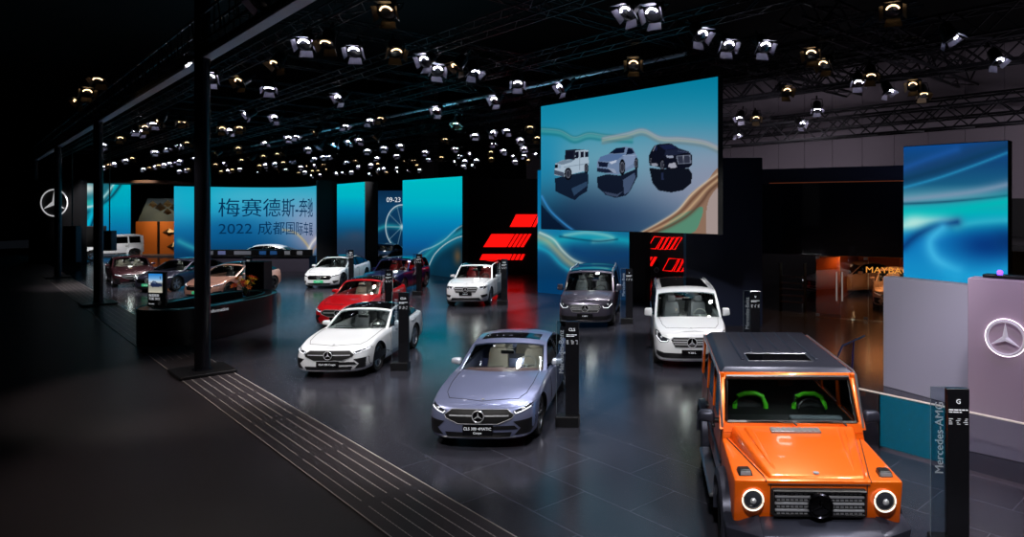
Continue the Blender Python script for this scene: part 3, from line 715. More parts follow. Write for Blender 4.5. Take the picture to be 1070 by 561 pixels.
    bm = BM(); tube(bm, [(-.80, Y(1.512), 1.35), (.80, Y(1.512), 1.35), (.775, Y(1.80), 1.845), (-.775, Y(1.80), 1.845)], .034, 6, True); obj('windscreen_seal', bm, BLK, ws)
    for sg in (1, -1):
        for a, b, c, d in ((1.58, 2.46, 2.50, 1.90), (2.58, 3.39, 3.36, 2.61), (3.52, 4.30, 4.26, 3.48)):
            q = [P(sg, a, 1.31), P(sg, b, 1.31), P(sg, c, 1.83), P(sg, d, 1.83)]; bm = BM(); hexa(bm, [p + Vector((-.006, 0, 0)) for p in q] + [p + Vector((.006, 0, 0)) for p in q]); obj('side_window', bm, GLD, root)
    bm = BM(); hexa(bm, [(-.70, Y(4.5), 1.5), (.70, Y(4.5), 1.5), (.70, Y(4.51), 1.5), (-.70, Y(4.51), 1.5), (-.66, Y(4.46), 1.86), (.66, Y(4.46), 1.86), (.66, Y(4.47), 1.86), (-.66, Y(4.47), 1.86)]); obj('rear_window', bm, GLD, root)
    # roof, ribs, gutters, sunroof
    bm = BM(); hexa(bm, [(-.875, Y(1.83), 1.885), (.875, Y(1.83), 1.885), (.85, Y(4.38), 1.885), (-.85, Y(4.38), 1.885), (-.79, Y(1.92), 1.955), (.79, Y(1.92), 1.955), (.75, Y(4.32), 1.97), (-.75, Y(4.32), 1.97)], .02, 3)
    rf = obj('roof', bm, roof_c, root, smooth=35)
    bm = BM()
    for x in (-.50, -.30, -.10, .10, .30, .50): box(bm, x-.022, x+.022, Y(2.85 if abs(x) < .45 else 2.3), Y(4.28), 1.955, 1.978, .01, 1)
    obj('roof_rib', bm, roof_c, rf, smooth=35)
    bm = BM(); box(bm, -.42, .42, Y(2.22), Y(2.66), 1.95, 1.968, .02, 2); sn = obj('sunroof', bm, GLOSSB, rf)
    bm = BM(); tube(bm, [(-.43, Y(2.21), 1.962), (.43, Y(2.21), 1.962), (.43, Y(2.67), 1.964), (-.43, Y(2.67), 1.964)], .008, 5, True); obj('sunroof_trim', bm, SIL, sn)
    for sg in (1, -1):
        bm = BM(); tube(bm, [(sg*.868, Y(1.47), 1.31), (sg*.872, Y(1.80), 1.88), (sg*.878, Y(1.95), 1.905), (sg*.853, Y(4.38), 1.905)], .016, 6); obj('rain_gutter', bm, SIL if trim_c else BLK, root, smooth=50)
    # mirrors, wipers, cabin
    for sg in (1, -1):
        bm = BM(); hexa(bm, [(sg*.93, Y(1.62), 1.30), (sg*1.17, Y(1.66), 1.32), (sg*1.17, Y(1.78), 1.32), (sg*.93, Y(1.78), 1.30), (sg*.95, Y(1.64), 1.46), (sg*1.14, Y(1.68), 1.45), (sg*1.14, Y(1.78), 1.45), (sg*.95, Y(1.78), 1.46)], .05, 3); mo = obj('side_mirror', bm, tc, root, smooth=50)
        bm = BM(); box(bm, *sorted((sg*.84, sg*.98)), Y(1.68), Y(1.76), 1.29, 1.34, .01); obj('mirror_stalk', bm, BLK, mo)
    for a, b in ((-.42, .05), (.20, .66)):
        bm = BM(); tube(bm, [(b, Y(1.44), 1.345), (b-.06, Y(1.47), 1.385), ((a+b)/2, Y(1.485), 1.385), (a-.14, Y(1.50), 1.375)], .011, 5); obj('wiper', bm, BLK, root)
    bm = BM(); box(bm, -.80, .80, Y(1.58), Y(1.95), 1.25, 1.33, .02); ds = obj('dashboard', bm, mat('dash_dark', (26, 26, 29), .6), root)
    bm = BM(); box(bm, .0, .66, Y(1.60), Y(1.72), 1.32, 1.40, .03, 3); obj('instrument_hood', bm, GREYD, ds, smooth=40)
    bm = BM(); box(bm, -.1, .1, Y(1.93), Y(1.96), 1.70, 1.80, .02); obj('rear_view_mirror', bm, BLK, root)
    im = mat('seat_dark', (30, 31, 34), .6)
    for x in (-.40, .40):
        bm = BM(); hexa(bm, [(x-.25, Y(2.28), 1.0), (x+.25, Y(2.28), 1.0), (x+.25, Y(2.44), 1.0), (x-.25, Y(2.44), 1.0), (x-.18, Y(2.38), 1.49), (x+.18, Y(2.38), 1.49), (x+.18, Y(2.48), 1.49), (x-.18, Y(2.48), 1.49)], .05, 3); st = obj('seat', bm, im, root, smooth=45)
        if seat_c:
            bm = BM(); tube(bm, [(x-.22, Y(2.27), 1.18), (x-.205, Y(2.29), 1.36), (x-.165, Y(2.31), 1.46), (x-.07, Y(2.32), 1.495), (x+.07, Y(2.32), 1.495), (x+.165, Y(2.31), 1.46), (x+.205, Y(2.29), 1.36), (x+.22, Y(2.27), 1.18)], .034, 8); obj('seat_piping', bm, seat_c, st, smooth=60)
    bm = BM(); tube(bm, [(.38+.18*math.cos(t), Y(2.1)+.05*math.sin(t), 1.30+.17*math.sin(t)) for t in [2*PI*k/20 for k in range(20)]], .018, 6, True); obj('steering_wheel', bm, BLK, root)
    lamp = bpy.data.lights.new('cabin_fill', 'POINT'); lamp.energy = 5; lamp.shadow_soft_size = .12; lo_ = bpy.data.objects.new('cabin_fill', lamp); C.objects.link(lo_); lo_.parent = root; lo_.location = (0, Y(2.05), 1.80)  # added fill light, brightens the cabin as in the other cars
    # spare wheel cover and tail lamps
    bm = BM(); lathe(bm, [(0, .22), (.30, .22), (.36, .18), (.37, 0), (0, 0)], 32, 'y', (0, Y(4.56), 1.02)); obj('spare_wheel_cover', bm, tc, root, smooth=40)
    for sg in (1, -1): bm = BM(); box(bm, *sorted((sg*.62, sg*.82)), Y(4.52), Y(4.58), .72, .84, .01); obj('tail_light', bm, mat('tail_red', (150, 10, 14), .2, coat=.6, emit=.3), root)
    return root
# ---------------------------------------------------------------- the hall: floor, walls, roof
def struct(name, bm, m, smooth=None): return tag(obj(name, bm, m, smooth=smooth), kind='structure')
O = Vector((-10.57, 16.47))                       # foot of the nearest black column
def st(a, b): return (O.x + a*UX + b*VX, O.y + a*UY + b*VY)      # a along the column line, b into the stand
def tile_material(name, c1, rough, seam_c, sx, sy, amt=.1):
    m = bpy.data.materials.new(name); m.use_nodes = True; nt = m.node_tree; b = nt.nodes['Principled BSDF']
    tc = nt.nodes.new('ShaderNodeTexCoord'); mp = nt.nodes.new('ShaderNodeMapping'); mp.inputs['Rotation'].default_value = (0, 0, -math.atan2(UY, UX))
    br = nt.nodes.new('ShaderNodeTexBrick'); br.offset = .5; br.inputs['Scale'].default_value = 1; br.inputs['Mortar Size'].default_value = .006
    br.inputs['Brick Width'].default_value = sx; br.inputs['Row Height'].default_value = sy; br.inputs['Mortar Smooth'].default_value = .2
    c = lin(c1); k = 1.12
    br.inputs['Color1'].default_value = (*c, 1); br.inputs['Color2'].default_value = (c[0]*k, c[1]*k, c[2]*k, 1); br.inputs['Mortar'].default_value = (*lin(seam_c), 1)
    n = nt.nodes.new('ShaderNodeTexNoise'); n.inputs['Scale'].default_value = .8; n.inputs['Detail'].default_value = 5
    mr = nt.nodes.new('ShaderNodeMapRange'); mr.inputs['To Min'].default_value = rough-amt; mr.inputs['To Max'].default_value = rough+amt
    b.inputs['Specular IOR Level'].default_value = .8
    nt.links.new(tc.outputs['Object'], mp.inputs['Vector']); nt.links.new(mp.outputs['Vector'], br.inputs['Vector']); nt.links.new(br.outputs['Color'], b.inputs['Base Color'])
    nt.links.new(tc.outputs['Object'], n.inputs['Vector']); nt.links.new(n.outputs['Fac'], mr.inputs['Value']); nt.links.new(mr.outputs['Result'], b.inputs['Roughness'])
    return m
FLOORM = tile_material('stand_floor_tiles', (46, 46, 54), .20, (78, 78, 90), 1.8, .9, .03)
AISLEM = mat('aisle_floor', (44, 38, 42), .38, noise=(.25, .03))
def poly_floor(name, pts, z, m, th=.1):
    bm = BM(); a = [bm.verts.new((x, y, z)) for x, y in pts]; b = [bm.verts.new((x, y, z-th)) for x, y in pts]
    bm.faces.new(a); bm.faces.new(b[::-1])
    for i in range(len(pts)): j = (i+1) % len(pts); bm.faces.new((a[i], a[j], b[j], b[i]))
    return struct(name, bm, m)
SW = .55                                        # half width of the slotted strip
poly_floor('floor', [st(-30, SW), st(75, SW), st(75, 70), st(-30, 70)], 0, FLOORM)
poly_floor('floor_aisle', [st(-30, -SW), st(75, -SW), st(75, -60), st(-30, -60)], 0, AISLEM)
poly_floor('floor_strip', [st(-30, SW), st(75, SW), st(75, -SW), st(-30, -SW)], .012, mat('strip_dark', (52, 46, 50), .38), .1)
bm = BM()
for b in (-SW+.015, SW-.015): 
    p0, p1 = st(-20, b), st(62, b); n = Vector((VX, VY))*.006
    hexa(bm, [(p0[0]-n.x, p0[1]-n.y, .0), (p0[0]+n.x, p0[1]+n.y, .0), (p1[0]+n.x, p1[1]+n.y, .0), (p1[0]-n.x, p1[1]-n.y, .0), (p0[0]-n.x, p0[1]-n.y, .016), (p0[0]+n.x, p0[1]+n.y, .016), (p1[0]+n.x, p1[1]+n.y, .016), (p1[0]-n.x, p1[1]-n.y, .016)])
SLOT = mat('slot_metal', (200, 190, 184), .45, .1)
struct('trim_1', bm, SLOT)
bm = BM()
a = -12.4
while a < 58:
    if not (-.9 < a + 1 < 1.6):
        for k in range(5):
            b = -.36 + .18*k; m_ = 26
            for q in range(m_):
                s0 = a + (q+.0)*2.2/m_; s1 = s0 + .072
                c = [st(s0, b-.006), st(s1, b-.006), st(s1, b+.006), st(s0, b+.006)]
                v = [bm.verts.new((x, y, .0145)) for x, y in c]; bm.faces.new(v)
    a += 2.42
struct('trim_2', bm, SLOT)
DW = mat('wall_black', (17, 17, 21), .6); NAVY = mat('wall_navy', (24, 34, 62), .45); CEIL = mat('ceiling_black', (12, 12, 15), .9); GREYW = mat('hall_panel', (120, 112, 122), .8)
def wall(name, p, q, z0, z1, m, th=.25, kind=True):
    d = Vector((q[0]-p[0], q[1]-p[1])); n = Vector((-d.y, d.x)).normalized()*th      # thickness away from the stand
    if n.y < 0 and abs(n.y) > abs(n.x)*.2: n = -n
    bm = BM(); c = [(p[0], p[1]), (q[0], q[1]), (q[0]+n.x, q[1]+n.y), (p[0]+n.x, p[1]+n.y)]
    hexa(bm, [(*v, z0) for v in c] + [(*v, z1) for v in c])
    return struct(name, bm, m)
bm = BM(); box(bm, -80, 70, -25, 100, 17, 17.3); struct('ceiling', bm, CEIL)
bm = BM(); box(bm, -80, 70, 99, 99.4, 0, 17.2); struct('wall_back', bm, DW)
bm = BM(); box(bm, -80.4, -80, -25, 99.4, 0, 17.2); struct('wall_left', bm, DW)
bm = BM(); box(bm, -80, 70, -25.4, -25, 0, 17.2); struct('wall_front', bm, DW)
# the pale panelled hall wall to the right, seen through the trusses
q0, q1 = Vector(st(-45, 28.8)), Vector(st(7, 28.8))
wall('wall_right', q1, q0, 0, 4.5, DW, .4)
bm = BM()
for k in range(31):
    c0, c1 = q1.lerp(q0, k/31), q1.lerp(q0, (k+.985)/31); n = Vector((VX, VY))*.3
    hexa(bm, [(c0.x, c0.y, 4.5), (c1.x, c1.y, 4.5), (c1.x+n.x, c1.y+n.y, 4.5), (c0.x+n.x, c0.y+n.y, 4.5), (c0.x, c0.y, 11.6), (c1.x, c1.y, 11.6), (c1.x+n.x, c1.y+n.y, 11.6), (c0.x+n.x, c0.y+n.y, 11.6)])
struct('wall_right_panels', bm, GREYW)
wall('wall_right_upper', q1, q0, 11.6, 17.1, DW, .4)
# pale hall columns standing behind the lighting rig
for px, D, w in ((447, 71, 1.45), (557, 68, 1.4), (340, 92, 1.5)):
    x = (px-CX)*D/FL; bm = BM(); box(bm, x-w/2, x+w/2, D, D+w, 0, 17, .03); tag(obj('hall_column', bm, GREYW), 'pale square hall column rising behind the lighting trusses', 'column', 'hall columns behind the stand')
# ---------------------------------------------------------------- black columns and the edge truss
COLM = mat('column_black', (26, 26, 34), .25, .3)
for i, a in enumerate((0, 16.9, 32.6, 48.5)):
    p = st(a, 0); r = empty('support_column', ['black round column nearest the camera on a black plate in the slotted strip', 'black column left of the information desk, second from the camera', 'black column right of the far left star emblem, third along the strip', 'farthest black column at the end of the slotted strip'][i], 'column', (p[0], p[1], 0), math.atan2(UY, UX))
    bm = BM(); lathe(bm, [(0, .03), (.17, .03), (.17, 7.78 if i else 12), (0, 7.78 if i else 12)], 28); obj('shaft', bm, COLM, r, smooth=40)
    bm = BM(); lathe(bm, [(0, .08), (.22, .08), (.22, .11), (0, .11)], 28); obj('collar', bm, COLM, r, smooth=40)
    bm = BM(); box(bm, -.62, .62, -.60, .60, .013, .09, .01, 1); obj('base_plate', bm, mat('plate_black', (24, 22, 25), .35, .3), r)
TR = mat('truss_black', (26, 26, 32), .45, .5)
def truss(name, p, q, z, w=.36, h=.36, bay=.6, m=None, r=.02):
    """box truss between two ground points at height z, as one mesh in its own frame"""
    p, q = Vector((p[0], p[1], z)), Vector((q[0], q[1], z)); L = (q-p).length; bm = BM(); n = max(2, int(L/bay))
    cs = [(-w/2, 0), (w/2, 0), (w/2, h), (-w/2, h)]
    def rod(a, b, rr): tube(bm, [a, b], rr, 4)
    for y, zz in cs: rod((0, y, zz), (L, y, zz), r)
    for k in range(n):
        x0, x1 = L*k/n, L*(k+1)/n
        for j in range(4):
            a, b = cs[j], cs[(j+1) % 4]
            if k % 2: a, b = b, a
            rod((x0, *a), (x1, *b), r*.6)
    me_ang = math.atan2(q.y-p.y, q.x-p.x)
    return obj(name, bm, m or TR, None, tuple(p), (0, 0, me_ang))
# edge truss over the columns: white flange below, lattice above
r = empty('edge_truss', 'long black lattice beam with pale lower flange carried by the black columns', 'truss', (*st(-14, .10), 7.70), math.atan2(UY, UX))
bm = BM(); box(bm, 0, 62, -.13, .13, 0, .09, .01, 1); obj('lower_flange', bm, mat('flange_grey', (215, 215, 232), .4, .1), r)
bm = BM(); box(bm, 0, 62, -.03, .03, .09, .30); obj('web', bm, BLK, r)
bm = BM()
for y in (-.2, .2):
    tube(bm, [(0, y, 1.0), (62, y, 1.0)], .04, 5); tube(bm, [(0, y, .34), (62, y, .34)], .03, 5)
    for k in range(104): tube(bm, [(k*.596, y, .34), (k*.596+(.0 if k % 2 else .3), y, 1.0)], .018, 4)
obj('lattice', bm, TR, r)
# trusses of the lighting grid
TL = 'black box truss of the lighting grid above the stand'
TB = [1.9 + 3.1*k for k in range(9)]
for b in TB:
    o = truss('lighting_truss', st(-13 if b < 16 else -1, b), st(62, b), 8.35); tag(o, 'black box truss of the lighting grid running along the stand', 'truss', 'trusses running along the stand')
for a in [-6 + 5.6*k for k in range(12)]:
    o = truss('lighting_truss', st(a, .5), st(a, 28.2 if a > 0 else 19), 8.85); tag(o, 'black box truss of the lighting grid running across the stand', 'truss', 'trusses running across the stand')
for k, (a0, b0, a1, b1, z) in enumerate(((-22, 20, 30, 20, 9.8), (-24, 23.5, 30, 23.5, 9.5), (-26, 26.6, 30, 26.6, 10.2), (-24, 27.2, 12, 27.2, 8.1), (-22, 25, 12, 25, 7.4), (-14, 10, -14, 28, 9.9), (-8.5, 13, -8.5, 28, 9.6), (-3, 16, -3, 28, 9.8))):
    o = truss('roof_truss', st(a0, b0), st(a1, b1), z, .8, .9, 1.0, TR, .06); tag(o, ['deep black lattice truss in front of the pale hall wall, lengthwise', 'deep black lattice truss in front of the pale hall wall, crosswise'][k > 4], 'truss', ['lengthwise deep trusses at upper right', 'crosswise deep trusses at upper right'][k > 4])
# a cyan-lit tube along one truss
bm = BM(); p0, p1 = st(-6, 11.2), st(36, 11.2); tube(bm, [(p0[0], p0[1], 8.7), (p1[0], p1[1], 8.7)], .07, 8); tag(obj('lit_rail', bm, mat('rail_steel', (190, 200, 208), .4, .2)), 'thin steel rail catching cyan light, running diagonally through the lighting grid', 'rail')
# ---------------------------------------------------------------- stage lights
HOUS = mat('lamp_housing', (24, 24, 28), .4, .4); FLAP = mat('barn_door_metal', (120, 118, 134), .5, .1); FLAPW = mat('barn_door_warm', (84, 70, 50), .45, .3)
def lens_m(nm, c, e):
    m = mat(nm, c, .3, emit=e, ecol=c); m.cycles.emission_sampling = 'NONE'; return m
LC, LWm, LOFF = lens_m('lens_cool', (238, 236, 255), 26), lens_m('lens_warm', (255, 214, 160), 3.5), mat('lens_dark', (60, 62, 70), .1, coat=1.)
def stage_light(kind):
    r = empty('stage_light', 'x', 'stage light'); lm = {'cool': LC, 'warm': LWm, 'off': LOFF}[kind]; fm = FLAPW if kind == 'warm' else FLAP
    bm = BM(); lathe(bm, [(0, .34), (.11, .34), (.14, .28), (.15, .05), (.17, .0), (.155, -.01), (.14, .02), (0, .04)], 18); obj('housing', bm, HOUS, r, smooth=40)
    bm = BM(); lathe(bm, [(0, -.012), (.08, -.008), (.138, .012), (.138, .022), (0, .022)], 18); obj('lens', bm, LOFF, r, smooth=50)
    if kind != 'off': bm = BM(); tube(bm, [(.112*math.cos(t), .112*math.sin(t), -.016) for t in [-PI*.88 + PI*.76*k/10 for k in range(11)]], .015, 6); obj('lamp_row', bm, lm, r, smooth=60)
    for k in range(4):
        c, s = math.cos(k*PI/2), math.sin(k*PI/2); w0, w1, hh = .12, .15, .12 if k % 2 else .09
        def q(x, y, z): return (x*c - y*s, x*s + y*c, z)
        bm = BM(); hexa(bm, [q(.155, -w0, 0), q(.165, -w0, 0), q(.165, w0, 0), q(.155, w0, 0), q(.155+hh*.75, -w1, -hh), q(.165+hh*.75, -w1, -hh), q(.165+hh*.75, w1, -hh), q(.155+hh*.75, w1, -hh)]); obj('barn_door', bm, fm, r)
    bm = BM(); tube(bm, [(-.18, 0, .12), (-.20, 0, .22), (-.18, 0, .46), (.18, 0, .46), (.20, 0, .22), (.18, 0, .12)], .014, 5); tube(bm, [(0, 0, .46), (0, 0, .60)], .03, 6); obj('yoke', bm, HOUS, r)
    return r
PROTO = {k: stage_light(k) for k in ('cool', 'warm', 'off')}
used = {}
def put_light(kind, x, y, z, tilt, az, label, group):
    o = PROTO[kind] if kind not in used else copy_tree(PROTO[kind]); used[kind] = 1
    o.location = (x, y, z); o.rotation_euler = (tilt, 0, az); o['label'] = label
    if group: o['group'] = group
    return o
rnd = random.Random(11)
hero = [(318, 50, 'cool'), (341, 50, 'warm'), (370, 58, 'cool'), (404, 17, 'warm'), (414, 59, 'warm'), (444, 68, 'cool'), (457, 78, 'cool'), (477, 74, 'warm'), (496, 80, 'cool'), (541, 92, 'cool'), (586, 96, 'cool'), (655, 17, 'cool'), (682, 19, 'cool'),
        (662, 72, 'warm'), (733, 41, 'cool'), (761, 52, 'cool'), (799, 53, 'cool'), (933, 15, 'warm'), (994, 44, 'cool'), (1043, 68, 'cool'), (848, 61, 'warm'), (861, 72, 'warm'), (897, 91, 'cool'), (910, 84, 'warm'), (929, 100, 'cool'), (954, 94, 'warm'), (965, 103, 'warm'),
        (854, 119, 'cool'), (822, 100, 'warm'), (288, 71, 'warm'), (250, 90, 'warm'), (281, 97, 'cool'), (354, 107, 'cool'), (258, 124, 'cool'), (773, 128, 'cool'), (790, 128, 'warm'), (838, 134, 'cool'), (220, 86, 'cool'), (456, 120, 'cool'), (517, 109, 'cool'),
        (190, 132, 'warm'), (232, 139, 'warm'), (148, 142, 'cool'), (103, 88, 'warm'), (91, 101, 'warm'), (81, 111, 'warm'), (272, 8, 'off')]
hl = []
for i, (px, py, kd) in enumerate(hero):
    z = 8.0; x, D = gp(px, py-4, z)
    side_ = 'over the orange off-roader' if px > 640 and py < 60 else 'before the pale hall wall' if px > 800 else 'beside the big hung picture screen' if px > 500 else 'over the slotted floor strip' if px < 240 else 'in the near rows of the lighting grid'
    lb = f"{'warm' if kd == 'warm' else 'unlit' if kd == 'off' else 'bright white'} stage light with barn doors {side_}"
    if kd == 'off': lb = 'unlit stage light beside the edge truss near the top of the photo'
    lo = put_light(kd, x, D, z, rnd.uniform(-1.05, -.45), rnd.uniform(-.9, .9), lb, f"{'warm' if kd == 'warm' else 'white'} stage lights {side_}" if kd != 'off' else None)
    hl.append((x, D, z, kd))
    lo.scale = (1.15,)*3
n = 0
for ai in range(30):
    for bi in range(9):
        a = 1.5 + ai*1.95 + rnd.uniform(-.7, .7); b = TB[bi]; x, y = st(a, b)
        if y < 27: continue
        px = CX + x*FL/y; py = HY - 4*FL/y
        if px < 95 or px > 925 or rnd.random() < .38: continue
        if px > 640 and rnd.random() < .55: continue
        if min((x-h[0])**2 + (y-h[1])**2 for h in hl) < 1.2: continue
        kd = 'cool' if rnd.random() < .6 else 'warm'
        put_light(kd, x, y, 7.76, rnd.uniform(-1.05, -.35), rnd.uniform(-1.1, 1.1), ['small white stage light far back in the lighting grid', 'small warm stage light far back in the lighting grid'][kd == 'warm'], ['far white stage lights', 'far warm stage lights'][kd == 'warm']).scale = (1.05,)*3; n += 1
print('far lights', n)
def spot(x, y, z, tx, ty, tz, power, ang=50, col=(1, .97, .95), rad=.25, blend=.6):
    l = bpy.data.lights.new('stage_and_fill_spot', 'SPOT'); l.energy = power; l.spot_size = math.radians(ang); l.spot_blend = blend; l.color = col; l.shadow_soft_size = rad
    o = bpy.data.objects.new('stage_and_fill_spot', l); C.objects.link(o); o.location = (x, y, z)
    o.rotation_euler = (Vector((tx, ty, tz)) - Vector((x, y, z))).to_track_quat('-Z', 'Y').to_euler()
# ---------------------------------------------------------------- LED screens
def S2(c): return np.array(lin(c))
def seg_dist(X, Y, pts):
    d = np.full(X.shape, 1e9)
    for (x0, y0), (x1, y1) in zip(pts, pts[1:]):
        dx, dy = x1-x0, y1-y0; t = np.clip(((X-x0)*dx + (Y-y0)*dy)/(dx*dx+dy*dy+1e-9), 0, 1)
        d = np.minimum(d, np.hypot(X-x0-t*dx, Y-y0-t*dy))
    return d
def inside(X, Y, pts):
    r = np.zeros(X.shape, bool); n = len(pts); j = n-1
    for i in range(n):
        xi, yi = pts[i]; xj, yj = pts[j]
        if yi != yj: r ^= ((yi > Y) != (yj > Y)) & (X < (xj-xi)*(Y-yi)/(yj-yi) + xi)
        j = i
    return r
class Art:
    def __init__(s, X, Y): s.X, s.Y = X, Y; s.c = np.zeros(X.shape + (3,))
    def grad(s, stops, axis='y'):
        A = s.Y if axis == 'y' else s.X; st_ = sorted(stops); k = [q[0] for q in st_]
        cols = np.array([q[1] for q in st_], float)
        s.c = np.stack([np.interp(A, k, cols[:, i]) for i in range(3)], -1)
    def mix(s, w, col): w = np.clip(w, 0, 1)[..., None]; s.c = s.c*(1-w) + np.array(col, float)*w
    def stroke(s, pts, w, col, a=1., soft=1.5, smooth=6):
        d = seg_dist(s.X, s.Y, catmull(pts, smooth) if len(pts) > 2 else pts); s.mix(a*np.exp(-(d/w)**soft), col)
    def poly(s, pts, col, a=1., smooth=0): s.mix(inside(s.X, s.Y, catmull(pts + [pts[0]], smooth) if smooth else pts)*a, col)
    def blob(s, x, y, rx, ry, col, a=1.): s.mix(a*np.exp(-(((s.X-x)/rx)**2 + ((s.Y-y)/ry)**2)), col)
def led_screen(name, label, path, z0, z1, art, nx, nz, th=.2, back=None, gain=1.):
    """path: plan points left to right; the picture is laid out on the display's own grid"""
    P = [Vector((x, y)) for x, y in path]; cum = [0]
    for a, b in zip(P, P[1:]): cum.append(cum[-1] + (b-a).length)
    def at(u):
        d = u*cum[-1]
        for i in range(len(P)-1):
            if d <= cum[i+1] + 1e-9: return P[i].lerp(P[i+1], (d-cum[i])/(cum[i+1]-cum[i]))
        return P[-1]
    us = [at(k/(nx-1)) for k in range(nx)]; zs = [z0 + (z1-z0)*k/(nz-1) for k in range(nz)]
    c0 = P[0].lerp(P[-1], .5); r = empty(name, label, 'screen', (c0.x, c0.y, z0))
    vs = [(u.x-c0.x, u.y-c0.y, z-z0) for z in zs for u in us]
    fs = [(j*nx+i, j*nx+i+1, (j+1)*nx+i+1, (j+1)*nx+i) for j in range(nz-1) for i in range(nx-1)]
    me = bpy.data.meshes.new('display'); me.from_pydata(vs, [], fs)
    X = np.array([[CX + u.x*FL/u.y for u in us]]*nz); Dm = np.array([[u.y for u in us]]*nz); Z = np.array([[z]*nx for z in zs]); Y = HY + (HC-Z)*FL/Dm
    A = Art(X, Y); art(A); c = np.clip(A.c, 0, 255)/255; c = np.where(c <= .04045, c/12.92, ((c+.055)/1.055)**2.4)*gain
    col = np.ones((nx*nz, 4)); col[:, :3] = c.reshape(-1, 3)
    at_ = me.color_attributes.new('picture', 'FLOAT_COLOR', 'POINT'); at_.data.foreach_set('color', col.ravel().astype(np.float32))
    link('display', me, screen_mat(), r)
    d = (P[-1]-P[0]).normalized(); nb = Vector((-d.y, d.x))
    bm = BM(); k = len(P); off = nb*.012; o2 = nb*th
    A0 = [bm.verts.new((p.x-c0.x+off.x, p.y-c0.y+off.y, -.02)) for p in P]; A1 = [bm.verts.new((p.x-c0.x+off.x, p.y-c0.y+off.y, z1-z0+.02)) for p in P]
    B0 = [bm.verts.new((p.x-c0.x+o2.x, p.y-c0.y+o2.y, -.02)) for p in P]; B1 = [bm.verts.new((p.x-c0.x+o2.x, p.y-c0.y+o2.y, z1-z0+.02)) for p in P]
    for i in range(k-1):
        for q in ((A0[i], A0[i+1], A1[i+1], A1[i]), (B0[i+1], B0[i], B1[i], B1[i+1]), (A1[i], A1[i+1], B1[i+1], B1[i]), (A0[i+1], A0[i], B0[i], B0[i+1])): bm.faces.new(q)
    bm.faces.new((A0[0], A1[0], B1[0], B0[0])); bm.faces.new((A0[-1], B0[-1], B1[-1], A1[-1]))
    obj('cabinet', bm, back or BLKM, r)
    return r, at, cum[-1], c0
TEAL, NAV, BRZ = (0, 196, 205), (8, 38, 66), (172, 140, 104)
def ribbon(A, pts, w, cols, a=.9, lines=True):
    for k, c in enumerate(cols):
        o = (k-(len(cols)-1)/2)*w/len(cols)*1.6; A.stroke([(x, y+o) for x, y in pts], w/len(cols), c, a, 2)
    if lines: A.stroke([(x, y-w*.5) for x, y in pts], .7, (200, 215, 215), .35)
